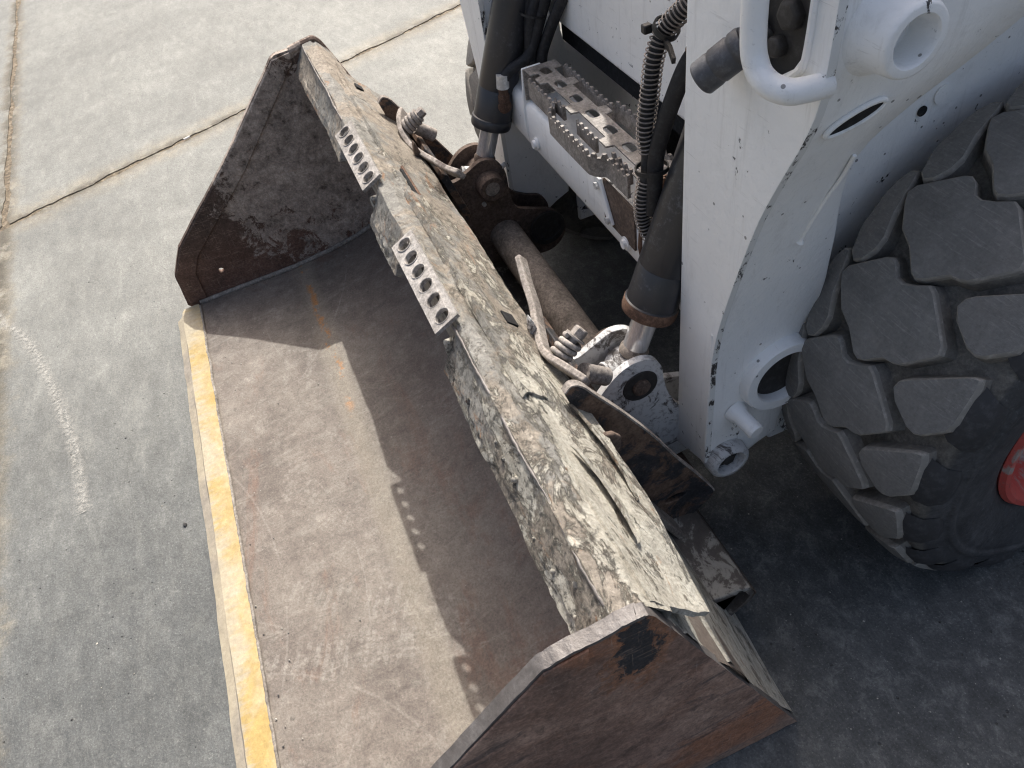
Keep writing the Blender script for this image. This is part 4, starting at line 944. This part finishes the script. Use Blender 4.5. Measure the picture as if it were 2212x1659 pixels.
for i in range(3):
    a = SX1-0.110-0.147*i
    bot += [(a+0.018, -0.574), (a+0.014, -0.590), (a-0.014, -0.590), (a-0.018, -0.574)]
bot = [(SX1, -0.592), (SX1-0.035, -0.592), (SX1-0.037, -0.574)]+bot+[(SX0+0.037, -0.574), (SX0+0.035, -0.592), (SX0, -0.592)]
MB().prism(top+bot, 0.7205, 0.7245, 'z', holes=hs).build('tread_plate', 'step', stp, bevel=0.0012)
def ribbon(path, z0, z1, name, teeth=True):
    """serrated upstand standing along a plan path"""
    P = smooth_path([(a, b, 0) for a, b in path], 8); L = 0; mb = MB(); t = 0.0028; rows = []
    acc = [0]
    for a, b in zip(P, P[1:]): acc.append(acc[-1]+(b-a).length)
    n = max(2, int(acc[-1]/0.0034)); j = 0
    for i in range(n+1):
        d = acc[-1]*i/n
        while j < len(acc)-2 and acc[j+1] < d: j += 1
        kk = (d-acc[j])/max(1e-6, acc[j+1]-acc[j]); q = P[j].lerp(P[j+1], min(1, kk)); tg = (P[j+1]-P[j]).normalized(); nn = Vector((-tg.y, tg.x, 0))
        zt = z1 - (0.0075 if teeth and (i % 6) >= 3 else 0)
        rows.append([q+nn*t+Vector((0, 0, z0)), q+nn*t+Vector((0, 0, zt)), q-nn*t+Vector((0, 0, zt)), q-nn*t+Vector((0, 0, z0))])
    for r in rows: mb.v += [tuple(q) for q in r]
    for i in range(n):
        for q in range(4): mb.f.append((i*4+q, i*4+(q+1) % 4, (i+1)*4+(q+1) % 4, (i+1)*4+q)); mb.mi.append(0)
    mb.f += [(0, 1, 2, 3), (n*4, n*4+1, n*4+2, n*4+3)]; mb.mi += [0, 0]
    mb.build(name, 'step', stp, smooth=30)
Z0, Z1 = 0.688, 0.7235
ribbon([(SX0+0.035, -0.514), (SX0+0.10, -0.514), (SX0+0.118, -0.512), (SX0+0.126, -0.502), (SX0+0.138, -0.494), (SX0+0.16, -0.491), (SX0+0.30, -0.491), (SX0+0.325, -0.494), (SX0+0.336, -0.504), (SX0+0.346, -0.513), (SX0+0.37, -0.515), (SX1-0.035, -0.515)], Z0-0.012, Z1-0.002, 'serrated_rail')
ribbon([(SX0+0.172, -0.522), (SX0+0.255, -0.522)], Z0+0.006, Z1, 'serrated_rail')
ribbon([(SX0+0.316, -0.523), (SX0+0.36, -0.523)], Z0+0.006, Z1, 'serrated_rail')
ribbon([(SX0+0.045, -0.525), (SX0+0.115, -0.525)], Z0+0.006, Z1, 'serrated_rail')
ribbon([(SX0+0.02, -0.598), (SX0+0.12, -0.598), (SX0+0.135, -0.604), (SX0+0.15, -0.613), (SX0+0.25, -0.613), (SX0+0.265, -0.606), (SX0+0.28, -0.598), (SX1-0.03, -0.598)], Z0, Z1+0.004, 'serrated_rail')
MB().box(SX0-0.003, SX0+0.001, -0.592, -0.516, 0.655, 0.7235).build('end_plate', 'rustb', stp, bevel=0.001)
MB().box(SX1-0.001, SX1+0.003, -0.592, -0.516, 0.655, 0.7235).build('end_plate', 'step', stp, bevel=0.001)
MB().prism([(SX0+0.13, 0.668), (SX0+0.16, 0.668), (SX0+0.10, 0.585), (SX0+0.085, 0.592)], -0.5075, -0.5015, 'y').build('latch_strap', 'white', stp, bevel=0.0015)
for (x, z) in ((SX0+0.137, 0.652), (SX0+0.097, 0.598)):
    MB().lathe((x, -0.501, z), (0, 1, 0), [(0, 0.007), (0.006, 0.007)], 6).build('bolt_head', 'collar', stp)
MB().box(SX0+0.01, SX0+0.13, -0.5125, -0.5085, 0.580, 0.668).build('hollow_patch', 'rust', stp)  # dark plate standing in for a shaded hollow in the cross member

# tilt cylinders
def cylinder(mir):
    p = part_empty('tilt_cylinder', loader, (2*XC-0.862 if mir else 0.862, -0.44, 0.386))
    a = Vector((0.862, -0.418, 0.445)); d = Vector((0, -0.355, 0.935)).normalized(); bl = 'black2' if mir else 'black'
    q = a+d*0.122
    MB(mir).lathe(q, d, [(0, 0.0225), (0.001, 0.046), (0.006, 0.0472), (0.022, 0.0472), (0.024, 0.0445), (0.09, 0.0445), (0.0915, 0.0438), (0.0935, 0.0445), (0.70, 0.0445)], 44).build('barrel', bl, p, smooth=35)
    MB(mir).lathe(q+d*0.0005, d, [(0, 0.0465), (0.005, 0.0478), (0.020, 0.0478), (0.022, 0.0466)], 44).build('gland', 'rustb' if not mir else 'black2', p, smooth=35)
    MB(mir).lathe(a+d*0.045, d, [(0, 0.0225), (0.085, 0.0225)], 36).build('rod', 'chrome', p)
    MB(mir).lathe(a+d*0.026, d, [(0, 0.018), (0.008, 0.026), (0.018, 0.026), (0.024, 0.0225)], 32).build('rod_end', 'rust' if mir else 'tube', p, smooth=40)
    ey = MB(mir); ey.lathe(a-Vector((0.026, 0, 0)), (1, 0, 0), [(0, 0.034), (0.003, 0.037), (0.049, 0.037), (0.052, 0.034)], 32); ey.build('rod_eye', 'grimy' if not mir else 'rust', p, smooth=40)
    g0 = a+Vector((0.0, 0.030, 0.012)); gd = Vector((-0.15, 0.9, 0.30)).normalized()
    MB(mir).lathe(g0, gd, [(0, 0.0165), (0.020, 0.0165), (0.022, 0.0150), (0.022, 0.0115), (0.008, 0.011)], 24).build('grease_port', 'grimy', p, smooth=40)
    MB(mir).lathe(g0+gd*0.008, gd, [(0, 0.004), (0.008, 0.0042), (0.011, 0.002)], 10).build('grease_nipple', 'rust', p)
cylinder(False); cylinder(True)

# quick attach frame
qa = part_empty('quick_attach', loader, (XC, -0.42, 0.25))
MB().lathe((0.842, -0.436, 0.285), (1, 0, 0), [(0, 0.0425), (2*(XC-0.842), 0.0425)], 40).build('torque_tube', 'tube', qa)
EAR_O = [(-0.300, 0.395), (-0.345, 0.460), (-0.372, 0.494)]+arc(-0.432, 0.448, 0.058, 108, -8, 12)+[(-0.505, 0.345)]
EAR_O = [(-0.290, 0.40), (-0.335, 0.452), (-0.366, 0.486), (-0.392, 0.502), (-0.420, 0.505), (-0.445, 0.494), (-0.459, 0.470), (-0.464, 0.432), (-0.474, 0.392), (-0.498, 0.345), (-0.535, 0.318), (-0.575, 0.300), (-0.592, 0.262), (-0.575, 0.222), (-0.535, 0.205), (-0.44, 0.20), (-0.35, 0.24), (-0.30, 0.32)]
EAR_I = [(-0.255, 0.42), (-0.262, 0.60), (-0.278, 0.565), (-0.290, 0.515), (-0.312, 0.484), (-0.340, 0.478), (-0.372, 0.492), (-0.405, 0.507), (-0.432, 0.503), (-0.452, 0.486), (-0.464, 0.455), (-0.466, 0.40), (-0.478, 0.352), (-0.520, 0.330), (-0.575, 0.305), (-0.602, 0.262), (-0.592, 0.215), (-0.555, 0.188), (-0.50, 0.192), (-0.44, 0.205), (-0.35, 0.22), (-0.29, 0.30)]
CHEEK = [(-0.240, 0.624), (-0.252, 0.634), (-0.268, 0.624), (-0.286, 0.596), (-0.318, 0.548), (-0.341, 0.511), (-0.384, 0.438), (-0.426, 0.356), (-0.470, 0.278), (-0.504, 0.214), (-0.511, 0.196), (-0.508, 0.184), (-0.440, 0.128), (-0.430, 0.126), (-0.420, 0.135), (-0.30, 0.39)]
for mir in (False, True):
    em = 'rust' if mir else 'grimy'
    rnd = lambda P: [(q[0], q[1]) for q in smooth_path([(a, b, 0) for a, b in P+[P[0]]], 4)[:-1]]
    MB(mir).prism(rnd(EAR_O), 0.812, 0.826, 'x').build('clevis_ear', em, qa, bevel=0.003)
    MB(mir).prism(rnd(EAR_I), 0.898, 0.912, 'x').build('clevis_ear', em, qa, bevel=0.003)
    MB(mir).lathe((0.805, -0.416, 0.445), (-1, 0, 0), [(-0.10, 0.0165), (0.002, 0.0165), (0.004, 0.014)], 28).build('clevis_pin', 'rust', qa, smooth=40)
    MB(mir).lathe((0.811, -0.416, 0.445), (-1, 0, 0), [(0, 0.034), (0.002, 0.033)], 28).build('pin_washer', 'pad', qa)
    MB(mir).lathe((0.9125, -0.416, 0.445), (1, 0, 0), [(0, 0.034), (0.028, 0.033), (0.032, 0.030), (0.032, 0.019), (0.028, 0.019)], 32).build('pin_boss', 'rust', qa, smooth=40)
    MB(mir).lathe((0.9405, -0.416, 0.445), (1, 0, 0), [(0, 0.0185), (0.002, 0.0180)], 24).build('pin_end', 'tube', qa)
    MB(mir).lathe((0.9125, -0.550, 0.262), (1, 0, 0), [(0, 0.049), (0.006, 0.048), (0.006, 0.036), (0.001, 0.035)], 36).build('pivot_eye', 'pad', qa, smooth=40)
    MB(mir).lathe((0.905, -0.455, 0.470), (0.3, -0.6, 0.5), [(0, 0.006), (0.016, 0.006)], 6).build('lock_bolt', 'collar', qa)
    MB(mir).lathe((0.913, -0.395, 0.395), (1, 0, 0), [(0, 0.006), (0.006, 0.005)], 10).build('grease_nipple', 'collar', qa)
    # cheek plate at the outer end
    hole = circ(-0.425, 0.232, 0.022, 16, 0.010)
    MB(mir).prism(CHEEK, 0.704, 0.716, 'x', holes=[hole]).build('cheek_plate', 'cheek', qa, bevel=0.002)
    MB(mir).sweep(smooth_path([(0.710, y, z+0.0015) for y, z in CHEEK[:11]], 4), 0, flat=(0.0128, 0.003, (1, 0, 0))).build('cheek_sunlit_edge', 'lever', qa)  # pale strip painting the sunlit top edge of the cheek
    MB(mir).lathe((0.7165, -0.425, 0.232), (1, 0, 0), [(0, 0.03), (0.002, 0.03)], 16).build('slot_shade_disc', 'dark', qa)  # dark disc added so the slot reads as black shade
    MB(mir).prism([(-0.290, 0.402), (-0.302, 0.405), (-0.438, 0.134), (-0.429, 0.122)], 0.660, 0.7035, 'x').build('cheek_flange', 'tube', qa, bevel=0.002)
    MB(mir).box(0.7165, 0.95, -0.325, -0.312, 0.17, 0.46).build('back_web', 'rust', qa)
    MB(mir).prism([(-0.292, 0.535), (-0.300, 0.545), (-0.312, 0.535), (-0.345, 0.42), (-0.335, 0.40)], 0.7165, 0.97, 'x').build('face_plate', 'cheek', qa, bevel=0.002)
    MB(mir).prism([(-0.41, 0.128), (-0.415, 0.138), (-0.508, 0.190), (-0.500, 0.178)], 0.716, 0.90, 'x').build('toe_plate', 'rust', qa)
    # wedge pin sleeve
    MB(mir).lathe((0.778, -0.300, 0.572), (0.05, -0.70, -0.60), [(0.0, 0.0155), (0.052, 0.0155), (0.053, 0.0145)], 24).build('wedge_sleeve', 'lever', qa, smooth=40)
    # lever
    lp = smooth_path([(1.075, -0.318, 0.592), (1.020, -0.306, 0.578), (0.965, -0.296, 0.570), (0.905, -0.279, 0.568), (0.855, -0.266, 0.574), (0.815, -0.263, 0.588), (0.775, -0.272, 0.598), (0.735, -0.288, 0.596)], 6)
    MB(mir).sweep(lp, 0, flat=(0.026, 0.0125, (0, 0.5, 0.8))).build('lock_lever', 'lever', qa, bevel=0.003)
    # spring bolt on the lever
    bd = Vector((0.10, -0.62, 0.42)).normalized(); b0 = Vector((0.808, -0.270, 0.590))
    MB(mir).lathe(b0, bd, [(0, 0.0075), (0.062, 0.0075)], 12).lathe(b0+bd*0.044, bd, [(0, 0.018), (0.003, 0.018)], 20).lathe(b0+bd*0.047, bd, [(0, 0.012), (0.014, 0.012), (0.016, 0.010)], 6).build('lever_bolt', 'lever', qa, smooth=40)
    u = bd.orthogonal().normalized(); v = bd.cross(u)
    co = [b0+bd*(0.004+0.037*i/72)+(u*math.cos(i*2*math.pi/20)+v*math.sin(i*2*math.pi/20))*0.0155 for i in range(73)]
    MB(mir).sweep(co, 0.0048, 8).build('lever_spring', 'lever', qa, smooth=80)
    pass

# hoses
def coil(path, r, wire, pitch):
    P = smooth_path(path, 24); acc = [0]
    for a, b in zip(P, P[1:]): acc.append(acc[-1]+(b-a).length)
    n = int(acc[-1]/pitch*14); u = (P[1]-P[0]).orthogonal().normalized(); out = []; j = 0
    for i in range(n+1):
        dd = acc[-1]*i/n
        while j < len(acc)-2 and acc[j+1] < dd: j += 1
        k = (dd-acc[j])/max(1e-6, acc[j+1]-acc[j]); q = P[j].lerp(P[j+1], min(1, k)); t = (P[j+1]-P[j]).normalized()
        u = (u-t*u.dot(t)).normalized(); v = t.cross(u); a = 2*math.pi*dd/pitch
        out.append(q+(u*math.cos(a)+v*math.sin(a))*r)
    return MB().sweep(out, wire, 6)
hp = [(0.845, -0.555, 1.085), (0.872, -0.538, 1.045), (0.905, -0.519, 1.004), (0.913, -0.506, 0.968), (0.917, -0.500, 0.915), (0.920, -0.494, 0.859), (0.921, -0.498, 0.820), (0.920, -0.494, 0.775), (0.923, -0.488, 0.733), (0.925, -0.492, 0.690), (0.917, -0.508, 0.650), (0.902, -0.540, 0.615)]
hs_ = part_empty('spring_hose', loader, hp[5])
MB().sweep(smooth_path(hp, 6), 0.0105, 14).build('hose', 'hose', hs_, smooth=80)
coil(hp[:7], 0.0138, 0.00125, 0.0072).build('spring_guard', 'spring', hs_, smooth=80)
coil(hp[7:], 0.0138, 0.00125, 0.0072).build('spring_guard', 'spring', hs_, smooth=80)
h2 = [(0.850, -0.548, 1.005), (0.868, -0.530, 0.965), (0.882, -0.517, 0.915), (0.897, -0.508, 0.860), (0.905, -0.503, 0.82), (0.905, -0.500, 0.775), (0.908, -0.498, 0.72)]
hb = part_empty('sheathed_hose', loader, h2[3])
MB().sweep(smooth_path(h2, 6), 0.0125, 14).build('hose', 'hose', hb, smooth=80)
MB().lathe(h2[0], Vector(h2[1])-Vector(h2[0]), [(0, 0.013), (0.014, 0.0135), (0.016, 0.0150), (0.030, 0.0150)], 14).build('hose_fitting', 'rustb', hb, smooth=40)
def ring_tie(c_, ax, r, w_, parent, tail=None):
    ax = Vector(ax).normalized(); u = ax.orthogonal().normalized(); v = ax.cross(u); c_ = Vector(c_)
    MB().sweep([c_+(u*math.cos(i*math.pi/12)+v*math.sin(i*math.pi/12))*r for i in range(25)], 0, flat=(w_, 0.0022, tuple(ax)), cap=False).build('cable_tie', 'tie', parent)
ring_tie((0.905, -0.519, 1.004), (0.45, 0.2, -0.8), 0.0180, 0.008, hs_)
MB().sweep([(0.893, -0.511, 0.993), (0.872, -0.506, 0.992), (0.852, -0.500, 0.985)], 0, flat=(0.009, 0.005, (0, 0, 1))).build('cable_tie', 'tie', hs_)
MB().prism([(0.918, 0.997), (0.930, 0.997), (0.930, 1.009), (0.918, 1.009)], -0.507, -0.494, 'y').build('tie_head', 'tie', hs_, bevel=0.002)
ring_tie((0.912, -0.499, 0.797), (0.1, 0, 1), 0.0250, 0.007, hb)
for k, pts in enumerate(([(1.535, -0.66, 0.99), (1.545, -0.62, 0.87), (1.558, -0.592, 0.79), (1.566, -0.560, 0.72), (1.575, -0.515, 0.695), (1.577, -0.500, 0.680)],
                         [(1.560, -0.66, 0.99), (1.562, -0.605, 0.86), (1.568, -0.575, 0.79), (1.57, -0.565, 0.72), (1.575, -0.575, 0.64), (1.58, -0.60, 0.56)],
                         [(1.48, -0.665, 0.93), (1.515, -0.64, 0.85), (1.545, -0.605, 0.765), (1.56, -0.585, 0.70), (1.57, -0.60, 0.63)],
                         [(1.585, -0.64, 0.99), (1.583, -0.59, 0.85), (1.585, -0.572, 0.77), (1.585, -0.575, 0.68)])):
    hf = part_empty('hydraulic_hose', loader, pts[2])
    MB().sweep(smooth_path(pts, 6), 0.0125, 12).build('hose', 'hose', hf, smooth=80)
    if k == 0:
        MB().lathe((1.5775, -0.496, 0.690), (0.02, 0.12, -1), [(0, 0.0145), (0.030, 0.0145)], 18).build('hose_collar', 'collar', hf)
        MB().lathe((1.578, -0.4925, 0.660), (0.0, 0.08, -1), [(0, 0.011), (0.014, 0.0115), (0.015, 0.0135), (0.030, 0.0135), (0.032, 0.011), (0.046, 0.011)], 12).build('hose_fitting', 'rustb', hf, smooth=40)
        MB().lathe((1.569, -0.489, 0.618), (1, 0, 0), [(0, 0.010), (0.002, 0.0155), (0.03, 0.0165), (0.05, 0.0165)], 16).build('elbow', 'rustb', hf, smooth=40)
    if k == 1: ring_tie((1.566, -0.580, 0.80), (0, 0.3, -1), 0.027, 0.005, hf)

# ------------------------------------------------------------------ loose grit
gm = MB()
def crumb(x, y, z, r, mi):
    vs_ = [Vector(q)*r*random.uniform(0.6, 1.3) for q in ((1, 0, 0), (-1, 0, 0), (0, 1, 0), (0, -1, 0), (0, 0, 0.8), (0, 0, -0.5))]
    a = random.uniform(0, 6.28); vs_ = [Vector((q.x*math.cos(a)-q.y*math.sin(a), q.x*math.sin(a)+q.y*math.cos(a), q.z)) for q in vs_]
    gm.add([(q.x+x, q.y+y, q.z+z+r*0.3) for q in vs_], [(0, 2, 4), (2, 1, 4), (1, 3, 4), (3, 0, 4), (2, 0, 5), (1, 2, 5), (3, 1, 5), (0, 3, 5)], mi)
ft = [(-p[0], p[1]) for p in FRONT+REAR[:6]]
for k in range(420):
    r = 0.0008+0.0022*random.random()**3
    if k % 3 == 0:
        y = random.choice((random.uniform(-0.25, 0.42), random.uniform(0.34, 0.42))); crumb(random.uniform(0.40, 2.10), y, interp(ft, -y)+0.002, r, random.choice((0, 0, 1)))
    elif k % 3 == 1: crumb(random.uniform(0.3, 3.2), 0.53+abs(random.gauss(0, 0.25)), 0, r, random.choice((0, 1, 1)))
    else: crumb(random.uniform(0.0, 1.0), random.uniform(-0.95, -0.52), 0, r, random.choice((0, 0, 1)))
go = gm.build('grit', ['grit', 'stone'], smooth=10)
go['label'] = 'fine loose grit scattered over the concrete and bucket floor'; go['category'] = 'grit'; go['kind'] = 'stuff'
